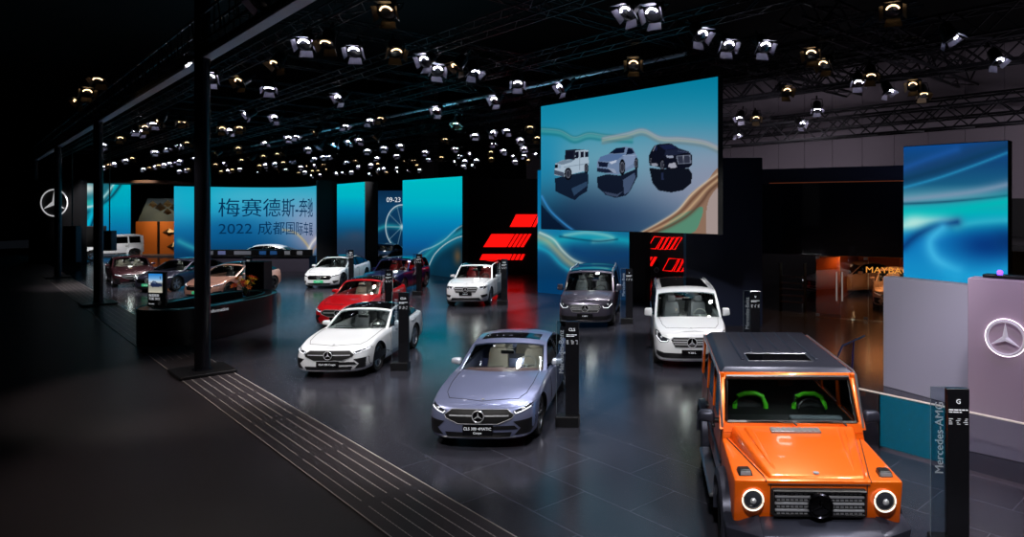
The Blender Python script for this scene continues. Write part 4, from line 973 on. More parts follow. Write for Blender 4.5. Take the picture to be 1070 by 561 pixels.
def art_hung(A):
    A.grad([(80, (0, 132, 168)), (125, (26, 150, 184)), (165, (92, 160, 186)), (200, (74, 122, 150)), (244, (34, 84, 116))])
    A.blob(735, 190, 90, 55, (158, 158, 182), .85); A.blob(640, 165, 70, 30, (112, 176, 196), .5); A.blob(580, 245, 60, 40, (8, 32, 60), .95); A.blob(640, 228, 60, 24, (40, 62, 100), .6)
    A.blob(568, 170, 22, 40, (0, 140, 190), .6)
    ribbon(A, [(565, 137), (585, 139), (600, 146), (615, 142), (632, 144), (660, 146)], 5, [(20, 110, 116), (80, 166, 160), (24, 124, 134)], .6)
    ribbon(A, [(630, 147), (655, 142), (672, 138), (690, 146), (712, 147), (735, 150), (750, 156)], 5, [(150, 140, 156), (196, 184, 164), (112, 134, 140)], .6)
    # the bronze drape at lower right
    A.poly([(668, 244), (690, 232), (708, 220), (722, 202), (738, 190), (752, 178), (752, 244)], (150, 118, 98), 1, 4)
    A.poly([(686, 244), (706, 226), (722, 220), (734, 216), (732, 230), (722, 244)], (86, 150, 124), .9, 4)
    A.poly([(738, 244), (738, 222), (742, 206), (752, 198), (752, 244)], (176, 160, 158), .9, 3)
    for c, o, w in (((236, 214, 184), 0, 1.2), ((110, 74, 56), 4, 1.6), ((214, 180, 140), 8, 1.4), ((96, 66, 52), 13, 1.8)):
        A.stroke([(670+o, 243), (690+o*.8, 232+o*.3), (708+o*.8, 220+o*.4), (722+o*.8, 204+o*.6), (736+o*.4, 192+o*.6), (752, 180+o*.8)], w, c, .8)
    A.stroke([(566, 205), (575, 220), (590, 234), (604, 244)], 1.2, (60, 150, 220), .9); A.poly([(564, 212), (578, 228), (596, 244), (564, 244)], (6, 18, 40), .7)
    def Zm(pts): return [(570 + x/6.68, 140 + y/6.68) for x, y in pts]
    def car(body, base, side, glassp, dark, whl, lamps, refl, extra=()):
        A.poly(Zm(refl[0]), refl[1], .93); 
        for g in refl[2:]: A.poly(Zm(g[0]), g[1], .8)
        for p, c in body: A.poly(Zm(p), c)
        for p in glassp: A.poly(Zm(p), dark)
        for (x, y, rx, ry) in whl:
            A.mix((((A.X-570-x/6.68)/(rx/6.68))**2 + ((A.Y-140-y/6.68)/(ry/6.68))**2 < 1)*1., (10, 12, 20)); A.mix((((A.X-570-x/6.68)/(rx*.68/6.68))**2 + ((A.Y-140-y/6.68)/(ry*.68/6.68))**2 < 1)*1., (92, 96, 110))
            A.mix((((A.X-570-x/6.68)/(rx*.5/6.68))**2 + ((A.Y-140-y/6.68)/(ry*.5/6.68))**2 < 1)*.7, (30, 32, 44))
        for p, c in lamps: A.poly(Zm(p), c)
        for p, c, w in extra: A.stroke(Zm(p), w, c, .9, smooth=2)
    car([([(65, 235), (68, 205), (125, 180), (205, 178), (210, 110), (298, 112), (302, 200), (295, 255), (200, 275), (130, 300), (62, 285)], (176, 196, 214)), ([(68, 205), (125, 182), (205, 178), (180, 196), (118, 215)], (120, 140, 160)), ([(140, 110), (212, 106), (298, 110), (210, 116), (205, 178), (133, 178)], (30, 36, 52)), ([(60, 250), (128, 268), (130, 300), (100, 292), (60, 280)], (70, 80, 100))],
        0, 0, [[(145, 120), (198, 118), (192, 172), (137, 172)], [(212, 122), (234, 122), (230, 168), (206, 172)], [(242, 122), (268, 122), (268, 162), (246, 166)], [(275, 122), (298, 124), (300, 158), (275, 160)]], (18, 22, 40),
        [(158, 278, 26, 44), (285, 240, 15, 34)], [([(66, 212), (86, 212), (86, 238), (66, 238)], (14, 18, 30)), ([(92, 215), (108, 218), (106, 242), (90, 240)], (150, 176, 200))],
        ([(65, 310), (140, 290), (296, 262), (300, 330), (290, 400), (240, 430), (205, 462), (130, 430), (70, 400)], (14, 24, 44), ([(180, 380), (290, 330), (292, 360), (200, 430)], (52, 80, 112))), [([(130, 232), (300, 205)], (90, 110, 130), .25), ([(240, 120), (238, 250)], (110, 124, 140), .2)])
    car([([(358, 200), (380, 160), (440, 140), (490, 100), (560, 88), (610, 98), (640, 160), (645, 200), (636, 225), (560, 262), (500, 285), (430, 275), (358, 260)], (116, 138, 172)), ([(380, 160), (440, 140), (556, 140), (500, 180), (470, 190), (375, 190)], (88, 116, 160)), ([(548, 150), (620, 150), (640, 190), (560, 240), (530, 200)], (132, 152, 186))],
        0, 0, [[(440, 138), (490, 100), (558, 92), (548, 132)], [(562, 145), (575, 98), (602, 100), (622, 130), (610, 136)]], (12, 22, 48),
        [(536, 232, 22, 56), (634, 205, 14, 42)], [([(368, 192), (440, 200), (430, 232), (372, 228)], (18, 26, 50)), ([(446, 196), (498, 180), (494, 196), (460, 212)], (196, 206, 226)), ([(358, 235), (440, 245), (500, 270), (420, 272), (358, 262)], (26, 34, 58)), ([(430, 235), (480, 245), (500, 275), (470, 270)], (150, 164, 190))],
        ([(358, 300), (430, 280), (520, 290), (640, 240), (640, 300), (590, 400), (560, 430), (490, 446), (420, 425), (365, 375)], (12, 18, 36), ([(540, 320), (620, 270), (630, 300), (585, 400), (550, 425)], (84, 104, 138)), ([(400, 400), (500, 420), (540, 400), (500, 440), (430, 425)], (70, 84, 112))), [([(540, 150), (636, 148)], (180, 196, 220), .25)])
    car([([(722, 150), (735, 120), (760, 80), (800, 68), (880, 66), (930, 100), (1000, 122), (1024, 150), (1026, 210), (1000, 235), (880, 245), (820, 240), (724, 215)], (14, 17, 32)), ([(840, 110), (930, 104), (1000, 124), (900, 150), (830, 148)], (30, 36, 60))],
        0, 0, [[(790, 78), (880, 70), (925, 102), (830, 108)], [(752, 108), (765, 82), (780, 80), (776, 118)]], (24, 32, 66),
        [(815, 215, 16, 46), (735, 190, 10, 34)], [([(912, 152), (1010, 145), (1018, 205), (925, 212)], (112, 120, 140)), ([(920, 158), (1004, 152), (1010, 200), (930, 205)], (50, 54, 72)), ([(842, 150), (892, 152), (896, 168), (850, 166)], (150, 158, 180)), ([(862, 205), (905, 200), (918, 232), (880, 240), (858, 228)], (168, 170, 186)), ([(740, 205), (780, 205), (786, 225), (745, 225)], (150, 154, 170))],
        ([(724, 235), (800, 245), (1000, 238), (1024, 280), (1018, 345), (960, 392), (880, 408), (790, 395), (745, 340)], (6, 9, 20), ([(806, 270), (822, 270), (826, 320), (808, 320)], (40, 50, 84))), [([(962, 150), (966, 208)], (180, 186, 200), .3), ([(768, 82), (752, 118)], (210, 214, 226), .3), ([(925, 120), (1015, 132)], (90, 100, 130), .25)])
HZ0, HZ1 = 3.28, 7.90
led_screen('hanging_screen', 'large hung screen showing three cars on a teal background with bronze ribbon', [(-3.50, 25.40), (2.47, 19.69)], HZ0, HZ1, art_hung, 280, 250, .25, gain=.82)
for u in (.15, .5, .85):
    x, y = -3.5+5.97*u, 25.4-5.71*u; bm = BM(); tube(bm, [(x+.08, y+.1, 7.9), (x+.08, y+.1, 8.8)], .02, 6); tag(obj('hanging_cable', bm, BLK), 'black cable holding up the big hung picture screen', 'cable', 'cables of the hung screen')
def art_a(A):
    A.grad([(184, (0, 196, 204)), (212, (0, 182, 204)), (232, (4, 138, 188)), (256, (10, 92, 152)), (272, (22, 68, 104)), (294, (16, 40, 58))])
    A.poly([(430, 292), (436, 272), (447, 262), (460, 255), (472, 246), (486, 236), (486, 294)], (8, 42, 60), .95, 4)
    A.stroke([(436, 280), (444, 268), (458, 256), (470, 249), (486, 240)], 3.4, (36, 150, 170), .9); A.stroke([(440, 290), (446, 276), (458, 262), (474, 252), (486, 248)], 4.5, (20, 110, 140), .9)
    A.stroke([(428, 276), (440, 263), (452, 258), (464, 251), (476, 240), (486, 234)], .55, (190, 225, 225), .7); A.stroke([(448, 278), (454, 266), (464, 256), (476, 249), (486, 246)], .5, (226, 235, 230), .9)
    A.blob(478, 268, 4, 8, (150, 96, 50), .6); A.blob(465, 275, 10, 10, (10, 56, 84), .6)
led_screen('led_screen', 'tall teal screen left of the red-striped wall with a dark ribbon along its lower right', [(-15.16, 44.1), (-9.87, 38.7)], 0.0, 5.92, art_a, 90, 120, .4, gain=.9)
def art_b(A):
    A.grad([(190, (0, 196, 206)), (206, (0, 186, 206)), (222, (6, 140, 190)), (240, (14, 86, 130)), (252, (34, 62, 88)), (270, (38, 46, 66))]); A.blob(372, 246, 12, 6, (64, 70, 92), .5)
led_screen('led_screen', 'narrow teal screen behind the white electric saloon, fading to dark blue below', [(-22.2, 50.3), (-18.4, 46.0)], 0.0, 5.9, art_b, 40, 90, .6, gain=.9)
def art_main(A):
    A.grad([(192, (26, 170, 200)), (206, (40, 178, 208)), (222, (52, 160, 204)), (240, (20, 112, 166)), (252, (12, 84, 134)), (266, (10, 60, 100))])
    A.blob(205, 205, 26, 26, (0, 176, 206), .8); A.blob(322, 232, 34, 26, (150, 164, 196), .85); A.blob(330, 252, 22, 14, (164, 152, 176), .7); A.blob(260, 205, 60, 10, (110, 190, 220), .35); A.blob(238, 240, 40, 14, (10, 84, 140), .6)
    A.stroke([(296, 240), (308, 243), (318, 252), (326, 264)], 1.2, (200, 176, 120), .8); A.stroke([(333, 246), (326, 254), (321, 264)], 1.6, (226, 222, 220), .9); A.stroke([(333, 254), (328, 260), (325, 268)], 1.2, (160, 130, 110), .8)
    A.stroke([(187, 252), (200, 258), (216, 264)], 3, (60, 190, 200), .6)
mp = catmull([(-35.7, 52.2), (-32.5, 54.7), (-29.4, 55.3), (-26.4, 53.8), (-23.9, 50.8)], 5)
rm, mat_at, mlen, mc = led_screen('led_screen', 'wide curved blue screen with Chinese lettering and 2022', mp, .0, 5.82, art_main, 170, 90, .4, gain=.9)
def on_main(u0, z0):
    def f(x, y, z):
        p = mat_at(min(.999, max(0, u0 + x/mlen))); q = mat_at(min(.999, max(0, u0 + x/mlen + .001))); d = (q-p).normalized() if (q-p).length > 1e-6 else Vector((1, 0))
        nn = Vector((d.y, -d.x)); w = p + nn*(.03 - y) - mc
        return (w.x, w.y, z0 + z)
    return f
TXD = mat('screen_text_navy', (8, 62, 108), .6, emit=.5, ecol=(8, 66, 112), spec=0)
text_mesh('梅赛德斯-奔驰', 1.62, on_main(.55, 3.55), TXD, rm, xs=1.0); text_mesh('2022 成都国际车展', 1.16, on_main(.55, 2.05), TXD, rm, xs=1.06)
def art_left(A):
    A.grad([(190, (0, 186, 200)), (215, (0, 168, 196)), (238, (10, 120, 170)), (256, (14, 80, 130))], 'y')
    A.poly([(83, 190), (112, 190), (118, 198), (108, 212), (96, 224), (83, 236)], (30, 96, 112), .9, 3); A.blob(92, 197, 9, 6, (226, 232, 226), .9); A.blob(92, 212, 10, 4, (60, 190, 170), .8)
    A.stroke([(128, 190), (118, 204), (106, 214), (92, 222), (83, 226)], 1.4, (20, 40, 60), .8); A.stroke([(120, 191), (110, 204), (98, 214), (84, 219)], 1.4, (180, 226, 226), .9); A.stroke([(99, 210), (94, 230), (86, 254)], 4, (10, 196, 224), .8); A.stroke([(104, 210), (98, 228), (90, 252)], 1.2, (8, 30, 56), .8)
    A.stroke([(83, 214), (94, 216), (106, 212)], 1.0, (220, 230, 225), .8)
led_screen('led_screen', 'teal screen with a glassy ribbon behind the white off-roader at far left', [(-50.5, 61.2), (-45.4, 60.65)], .3, 6.4, art_left, 64, 72, .4, gain=.9)
def art_2(A):
    A.grad([(178, (0, 110, 160)), (242, (20, 120, 170)), (262, (16, 82, 130)), (290, (14, 56, 92)), (316, (10, 64, 100))])
    A.blob(650, 280, 50, 40, (22, 50, 86), .7); A.blob(575, 300, 30, 18, (0, 60, 110), .7)
    A.stroke([(562, 254), (590, 250), (625, 248), (660, 252)], 6, (20, 170, 190), .8); A.stroke([(590, 246), (612, 243), (634, 246), (640, 250), (620, 252)], 2.2, (140, 210, 205), .7); A.stroke([(585, 247), (605, 250), (625, 252), (645, 250)], 1.0, (8, 60, 90), .8)
    A.stroke([(562, 247), (572, 252), (582, 262), (592, 272), (606, 282)], 5, (176, 176, 140), .75); A.stroke([(564, 243), (578, 250), (588, 262), (600, 272), (616, 278)], 1.2, (214, 232, 220), .8); A.stroke([(562, 258), (574, 264), (586, 276), (600, 286)], 2.5, (30, 170, 200), .7)
    A.stroke([(600, 262), (630, 270), (657, 266)], 5, (14, 60, 110), .6)
led_screen('led_screen', 'blue aurora screen standing behind the dark grey van', [(-4.64, 32.5), (-.19, 29.54)], 0.0, 5.9, art_2, 120, 130, .4, gain=.9)
def art_r(A):
    A.grad([(146, (12, 74, 150)), (170, (18, 70, 120)), (192, (24, 92, 130)), (206, (70, 150, 170)), (222, (0, 178, 190)), (250, (14, 120, 190)), (294, (24, 150, 205))])
    A.stroke([(944, 178), (980, 170), (1020, 156), (1056, 146)], 9, (24, 64, 112), .9); A.stroke([(944, 196), (980, 186), (1020, 172), (1056, 158)], 1.6, (40, 150, 200), .9); A.stroke([(944, 188), (980, 178), (1020, 164), (1056, 152)], 5, (16, 58, 92), .8)
    A.stroke([(944, 209), (980, 205), (1020, 200), (1056, 192)], 4.5, (128, 150, 178), .85); A.stroke([(944, 213), (985, 211), (1030, 207), (1056, 204)], 1.4, (20, 60, 90), .8); A.stroke([(944, 176), (970, 166), (1000, 156)], 4, (30, 90, 170), .6)
    A.stroke([(944, 224), (985, 222), (1030, 214), (1056, 210)], 6, (0, 186, 186), .9); A.stroke([(944, 236), (962, 232), (980, 230), (1000, 232)], 5, (150, 226, 222), .95); A.blob(955, 232, 16, 8, (190, 236, 226), .8)
    A.stroke([(1000, 236), (1024, 232), (1056, 230)], 5, (60, 200, 220), .8)
    A.blob(1030, 256, 34, 17, (8, 58, 128), 1.); A.blob(1052, 252, 16, 14, (8, 50, 110), .8); A.stroke([(944, 258), (958, 246), (980, 236), (1000, 232)], 5, (10, 60, 120), .9); A.stroke([(985, 238), (972, 252), (978, 270), (1000, 284)], 7, (70, 190, 236), .8)
    A.stroke([(990, 285), (1020, 288), (1056, 282)], 6, (30, 160, 215), .8); A.stroke([(944, 276), (960, 286), (980, 294)], 5, (20, 140, 200), .6)
led_screen('led_screen', 'tall blue aurora screen at right rising behind the grey reception walls', [(8.19, 20.38), (10.31, 18.51)], 0.0, 5.9, art_r, 130, 160, .5, gain=.95)
# ---------------------------------------------------------------- dark stand walls
wall('wall_striped', (-10.96, 42.3), (3.28, 39.4), 0, 5.9, DW)
wall('wall_navy', (1.81, 23.1), (4.43, 23.1), 0, 5.78, NAVY, 1.2)
wall('wall_screen_return', (-.15, 29.4), (.50, 29.05), 0, 5.9, DW, .5)
bm = BM(); 
for p in ((-2.75, 39.3), (-2.3, 42.9)): pass
bm.free()
wall('wall_screen_side', (-18.25, 45.85), (-17.32, 45.35), 0, 5.9, DW, .1)
wall('wall_star', (-44.3, 49.2), (-40.5, 49.2), 0, 6.2, DW, .6)
wall('wall_curved_end', (-23.6, 50.1), (-22.4, 50.8), 0, 6.2, DW, .6)
# red stripes on the striped wall
REDE = mat('red_light', (255, 22, 18), .5, emit=1.15, ecol=(255, 18, 14)); 
def on_wall(px, py, p, q):
    k = (px-CX)/FL; dx, dy = q[0]-p[0], q[1]-p[1]; t = (k*p[1]-p[0])/(dx-k*dy); x, y = p[0]+t*dx, p[1]+t*dy
    return x, y, HC - (py-HY)*y/FL
W0, W1 = (-10.96, 42.3), (3.28, 39.4); nw = Vector((W1[0]-W0[0], W1[1]-W0[1])).normalized(); nw = Vector((nw.y, -nw.x))
def red_bar(name, pts, parent):
    bm = BM(); A = []; B = []
    for px, py in pts:
        x, y, z = on_wall(px, py, W0, W1); A.append(bm.verts.new((x+nw.x*.06, y+nw.y*.06, z))); B.append(bm.verts.new((x+nw.x*.005, y+nw.y*.005, z)))
    bm.faces.new(A); bm.faces.new(B[::-1]); n = len(A)
    for i in range(n): bm.faces.new((A[i], A[(i+1) % n], B[(i+1) % n], B[i]))
    return obj(name, bm, REDE, parent)
def stripes(label, x0t, x0b, yt, yb, solid, bars, xend, slope):
    r = empty('light_stripe', label, 'wall light')
    def sh_(x, y): return x + (yb - y)*slope
    red_bar('stripe_bar', [(x0b, yb), (x0b+solid, yb), (x0b+solid+(yb-yt)*slope, yt), (x0b+(yb-yt)*slope, yt)], r)
    x = x0b + solid + 1.5
    while bars and x + 3.4 < xend:
        red_bar('stripe_bar', [(x, yb), (x+2.9, yb), (x+2.9+(yb-yt)*slope, yt), (x+(yb-yt)*slope, yt)], r); x += 4.4; bars -= 1
stripes('solid red light stripe, uppermost on the dark wall left of the blue screen', 0, 533, 224, 237, 22, 1, 562, .5)
stripes('long red light stripe with four slats, middle one behind the white compact car', 0, 505.5, 244.5, 258, 24, 4, 552, .62)
stripes('thin red light stripe, lowest one behind the white compact car', 0, 501.5, 265.5, 271.5, 31, 3, 552, .5)
def outline(pts, parent):
    bm = BM(); q = []
    for px, py in pts:
        x, y, z = on_wall(px, py, W0, W1); q.append((x+nw.x*.05, y+nw.y*.05, z))
    tube(bm, q, .028, 6, True); return obj('outline_tube', bm, REDE, parent)
r = empty('neon_sign', 'red outlined slanted bars under the hung screen', 'neon sign', (6.5, 40, 0))
r.location = (0, 0, 0)
def ZZ(x, y): return (655 + x/7.01, 240 + y/7.01)
outline([ZZ(152, 136), ZZ(212, 140), ZZ(262, 54), ZZ(202, 50)], r)
for k in range(4): outline([ZZ(226+34*k, 142), ZZ(250+34*k, 144), ZZ(298+36*k, 57), ZZ(272+36*k, 55)], r)
r = empty('neon_sign', 'red outlined slanted bars right of the camera tripod', 'neon sign', (0, 0, 0))
outline([ZZ(264, 298), ZZ(330, 303), ZZ(378, 214), ZZ(310, 210)], r)
for k in range(3): outline([ZZ(344+34*k, 304), ZZ(368+34*k, 306), ZZ(412+36*k, 216), ZZ(388+36*k, 214)], r)
r = empty('light_stripe', 'solid red slanted bars directly above the camera tripod', 'wall light', (0, 0, 0))
for k in range(3): red_bar('stripe_bar', [ZZ(112+26*k, 240+12*k), ZZ(132+26*k, 242+12*k), ZZ(157+33*k, 200), ZZ(137+33*k, 198)], r)
# star on the far left wall
bm = BM(); star_emblem(bm, (0, 0, 0), 1.02, t=.06, ring=.05); o = obj('star_emblem', bm, mat('star_white', (235, 235, 238), .3, .2, emit=.45), None, (-42.34, 49.1, 4.5), smooth=20); tag(o, 'large white ring emblem with three-pointed star on the black wall at far left', 'emblem')
# dark side walls left and right of gaps
# panel with the big wheel picture
def art_w(A):
    A.grad([(196, (10, 40, 70)), (215, (14, 62, 100)), (245, (10, 50, 84)), (280, (6, 26, 44))])
    A.stroke([(394, 240), (405, 236), (420, 238)], 2.5, (40, 170, 180), .7)
    d = np.hypot((A.X-420)/17, (A.Y-237)/23); A.mix(np.exp(-((d-1)/.028)**2), (210, 228, 232)); A.mix(np.exp(-((d-.92)/.03)**2)*.6, (60, 130, 150))
    for t in np.linspace(0, 2*PI, 11)[:-1]: A.stroke([(420, 237), (420+16.5*math.cos(t), 237+22.5*math.sin(t))], .3, (150, 185, 198), .7)
    A.blob(420, 237, 2, 2.5, (180, 210, 215), 1.)
rw, wat, wl, wc = led_screen('led_screen', 'dark blue picture panel with a big spoked wheel between two teal screens', [(-21.0, 55), (-18.6, 54.6)], 0, 5.55, art_w, 60, 110, .3, gain=.9)
def fw(x, y, z):
    p = wat(min(1, max(0, .62 + x/wl))) - wc; return (p.x - .02, p.y - .06 + y, 4.62 + z)
text_mesh('09-23', .55, fw, mat('text_white', (235, 240, 245), .5, emit=.9), rw)
# ---------------------------------------------------------------- orange lounge at far left
OW = mat('wood_amber', (196, 108, 40), .55, noise=(2, .1)); r = empty('lounge_wall', 'amber lounge wall with faceted bronze top beside the curved blue screen', 'lounge', (-41.8, 59.1, 0))
bm = BM(); box(bm, -2.0, -.12, 0, .2, .05, 2.95, .01); obj('amber_panel', bm, OW, r); bm = BM(); box(bm, .12, 2.4, 0, .2, .05, 2.95, .01); obj('amber_panel', bm, OW, r)
bm = BM(); box(bm, -.12, .12, .05, .15, 0, 2.95); obj('dark_post', bm, BLK, r)
bm = BM(); prism(bm, [(-1.9, 2.95), (2.4, 2.95), (2.4, 5.0), (-1.0, 5.0)], .1, .3); obj('sloping_panel', bm, mat('slate_panel', (64, 76, 80), .6), r)
BZ = [mat('bronze_light', (168, 148, 108), .35, .7), mat('bronze_dark', (84, 72, 54), .35, .7)]
for k, (x, z, s) in enumerate(((-.55, 4.5, .42), (.1, 4.25, .5), (.75, 4.55, .45), (1.35, 4.25, .5), (1.95, 4.5, .45), (.75, 3.85, .4), (1.9, 3.75, .4), (2.2, 4.1, .3))):
    bm = BM(); c = bm.verts.new((x, -.3, z+.05)); p = [bm.verts.new(v) for v in ((x-s, .1, z-.1), (x, .1, z-s*.8), (x+s, .1, z-.1), (x, .1, z+s*.7))]
    for i in range(4): bm.faces.new((p[i], p[(i+1) % 4], c)).material_index = 0
    bm.faces.new(p[::-1]); obj('faceted_pyramid', bm, BZ[k % 2], r)
for x, z in ((.95, 2.0), (1.35, .75)):
    bm = BM(); c = bm.verts.new((x, -.25, z)); p = [bm.verts.new(v) for v in ((x-.62, -.02, z), (x, -.02, z-.32), (x+.62, -.02, z), (x, -.02, z+.36))]
    for i in range(4): bm.faces.new((p[i], p[(i+1) % 4], c))
    bm.faces.new(p[::-1]); obj('diamond_relief', bm, BZ[1], r)
bm = BM(); box(bm, -46.7, -39.5, 56.8, 61, 6.25, 6.5, .02); o = obj('canopy', bm, mat('wood_soffit', (110, 74, 46), .6)); tag(o, 'flat wooden canopy above the amber lounge at far left', 'canopy')
bm = BM(); box(bm, -45.2, -37.7, 56.4, 58.7, .0, .12, .01); tag(obj('lounge_platform', bm, mat('platform_grey', (90, 90, 96), .5)), 'low grey platform in front of the amber lounge', 'platform')
spot(-42.9, 56.6, 5.5, -42.9, 59, 2.4, 320, 70, (1, .7, .35)); spot(-40.7, 56.6, 5.5, -40.7, 59, 2.2, 360, 70, (1, .7, .35))
# hanging black speakers
for px, py0, py1, D, w, lb in ((75.5, 236, 274, 46, .9, 'black hanging speaker below the star wall at far left'), (114.5, 241, 262, 46, .62, 'black hanging speaker in front of the white off-roader'), (100, 236, 258, 50, 1.25, 'grey hanging speaker box left of the small black one')):
    x = (px-CX)*D/FL; z1 = HC-(py0-HY)*D/FL; z0 = HC-(py1-HY)*D/FL; r = empty('hanging_speaker', lb, 'speaker', (x, D, z0))
    bm = BM(); box(bm, -w/2, w/2, -.25, .25, 0, z1-z0, .03); obj('cabinet', bm, BLK if 'grey' not in lb else mat('speaker_grey', (60, 62, 70), .5), r)
    bm = BM(); tube(bm, [(0, 0, z1-z0), (0, 0, 8.3-z0)], .04, 6); obj('pole', bm, BLK, r)
    bm = BM(); box(bm, -w*.42, w*.42, -.27, -.24, .06, z1-z0-.06, .01); obj('grille', bm, BLKM, r)
# ---------------------------------------------------------------- information desk
dc = Vector((-13.92, 22.25)); dang = math.radians(86)
def ell(t, a=2.6, b=1.25, pw=2.5):
    c, s = math.cos(t), math.sin(t); return (a*math.copysign(abs(c)**(2/pw), c), b*math.copysign(abs(s)**(2/pw), s))
r = empty('information_desk', 'black oval information desk behind the nearest column', 'desk', (dc.x, dc.y, 0), dang)
bm = BM(); n = 64; R0 = [ell(2*PI*k/n) for k in range(n)]; R1 = [(x*.86, y*.68) for x, y in R0]
for (A, B, z0, z1) in ((R0, R1, 0, 1.03),):
    o0 = [bm.verts.new((x, y, z0)) for x, y in A]; o1 = [bm.verts.new((x, y, z1)) for x, y in A]; i1 = [bm.verts.new((x, y, z1)) for x, y in B]; i0 = [bm.verts.new((x, y, z0)) for x, y in B]
    for k in range(n):
        j = (k+1) % n
        for q in ((o0[k], o0[j], o1[j], o1[k]), (o1[k], o1[j], i1[j], i1[k]), (i1[k], i1[j], i0[j], i0[k]), (i0[k], i0[j], o0[j], o0[k])): bm.faces.new(q)
obj('counter_body', bm, mat('desk_black', (20, 19, 22), .3, coat=.3), r, smooth=40)
bm = BM(); tube(bm, [(x*1.004, y*1.008, 1.035) for x, y in R0], .018, 6, True); obj('counter_edge', bm, mat('edge_teal', (70, 130, 135), .2, .5), r, smooth=60)
bm = BM(); tube(bm, [(x*.86, y*.68, 1.035) for x, y in R0], .014, 6, True); obj('inner_edge', bm, mat('edge_teal', (70, 130, 135), .2, .5), r, smooth=60)
# lettering around the front of the desk
TT = [PI + k*.01 for k in range(-100, 200)]; SSs = [0.]
for t0_, t1_ in zip(TT, TT[1:]): SSs.append(SSs[-1] + (Vector(ell(t1_)) - Vector(ell(t0_))).length)
S0_ = SSs[100]
def desk_text(x, y, z):
    t = float(np.interp(S0_ + 2.25 + x, SSs, TT)); p = ell(t); p2 = ell(t+.01); d = Vector((p2[0]-p[0], p2[1]-p[1])).normalized(); nn = Vector((d.y, -d.x)); return (p[0]+nn.x*(.012-y), p[1]+nn.y*(.012-y), .84 + z)
text_mesh('Information', .15, desk_text, WHT, r, align='RIGHT')
# portrait sign standing on the desk
def sgn_pt(px, py, D): return ((px-CX)*D/FL, D, HC-(py-HY)*D/FL)
x, y, z = sgn_pt(164.6, 320.5, 20.6); r = empty('display_sign', 'portrait sign with a car photo standing on the information desk', 'sign', (x, y, 1.04), -.2)
bm = BM(); box(bm, -.32, .32, -.04, .05, 0, 1.05, .015); obj('panel', bm, BLK, r)
def quad_art(nm, x0, x1, z0, z1, y, fn, parent, nx=40, nz=40, gain=.9):
    vs = [(x0+(x1-x0)*i/(nx-1), y, z0+(z1-z0)*j/(nz-1)) for j in range(nz) for i in range(nx)]; fs = [(j*nx+i, j*nx+i+1, (j+1)*nx+i+1, (j+1)*nx+i) for j in range(nz-1) for i in range(nx-1)]
    me = bpy.data.meshes.new(nm); me.from_pydata(vs, [], fs); X = np.array([[i/(nx-1) for i in range(nx)]]*nz); Y = np.array([[1-j/(nz-1)]*nx for j in range(nz)])
    A = Art(X, Y); fn(A); c = np.clip(A.c, 0, 255)/255; c = np.where(c <= .04045, c/12.92, ((c+.055)/1.055)**2.4)*gain; col = np.ones((nx*nz, 4)); col[:, :3] = c.reshape(-1, 3)
    a_ = me.color_attributes.new('picture', 'FLOAT_COLOR', 'POINT'); a_.data.foreach_set('color', col.ravel().astype(np.float32)); return link(nm, me, screen_mat(), parent)
def art_sign(A):
    A.grad([(0, (30, 120, 200)), (.25, (110, 170, 225)), (.42, (200, 214, 226)), (.55, (90, 96, 100)), (.7, (150, 150, 140)), (1, (196, 190, 172))])
    A.poly([(.15, .52), (.35, .38), (.5, .40), (.62, .48), (.95, .52), (1, .68), (.3, .72), (.1, .62)], (30, 42, 74)); A.poly([(.25, .50), (.38, .42), (.5, .44), (.55, .52)], (90, 110, 140)); A.poly([(0, .5), (.14, .5), (.14, .6), (0, .58)], (200, 205, 210)); A.poly([(.8, .14), (.9, .14), (.9, .3), (.84, .3)], (50, 70, 90), .8)
quad_art('photo', -.28, .22, .42, 1.0, -.045, art_sign, r)
for i, t in enumerate(('梅赛德斯', '车展 2022')): text_mesh(t, .095, lambda X, Y, Z, i=i: (X-.27, -.046+Y, .30-.1*i+Z), WHT, r, align='LEFT')
text_mesh('Mercedes', .05, lambda X, Y, Z: (X-.27, -.046+Y, .06+Z), WHT, r, align='LEFT'); bm = BM(); star_emblem(bm, (.12, -.045, .11), .06, t=.05); obj('star_emblem', bm, CHR, r)
# flowers in a glass vase
x, y, z = sgn_pt(257, 311, 22.9); r = empty('flower_vase', 'glass vase of orange and yellow flowers on the information desk', 'flowers', (x, y, 1.04))
bm = BM(); lathe(bm, [(0, 0), (.09, 0), (.12, .1), (.10, .26), (.13, .30), (.115, .30), (.09, .25), (.1, .1), (0, .03)], 20); obj('vase', bm, CLR, r, smooth=50)
rf = random.Random(3); fc = [mat('petal_orange', (240, 120, 20), .6), mat('petal_yellow', (250, 196, 30), .6), mat('petal_red', (200, 60, 20), .6)]
bm = BM(); heads = []
for k in range(26):
    t = rf.uniform(0, 2*PI); el = rf.uniform(.15, 1.1); L_ = rf.uniform(.25, .5); tip = (L_*math.cos(t)*math.cos(el)*1.0, L_*math.sin(t)*math.cos(el), .26 + L_*math.sin(el)); heads.append(tip)
    tube(bm, [(0, 0, .06), (tip[0]*.3, tip[1]*.3, .26), tip], .006, 4)
obj('stems', bm, mat('stem_green', (70, 110, 40), .6), r)
for k, tp in enumerate(heads):
    bm = BM(); m = 6; c = Vector(tp); up = (c - Vector((0, 0, .2))).normalized(); a = up.cross(Vector((0, 0, 1))).normalized(); b = up.cross(a)
    for j in range(m):
        th = 2*PI*j/m; d = (a*math.cos(th) + b*math.sin(th)); e = d.cross(up); R_ = .11
        v = [bm.verts.new(c), bm.verts.new(c + d*R_*.5 + e*.025 + up*.03), bm.verts.new(c + d*R_ + up*.05), bm.verts.new(c + d*R_*.5 - e*.025 + up*.03)]; bm.faces.new(v)
    obj('flower', bm, fc[k % 3], r)
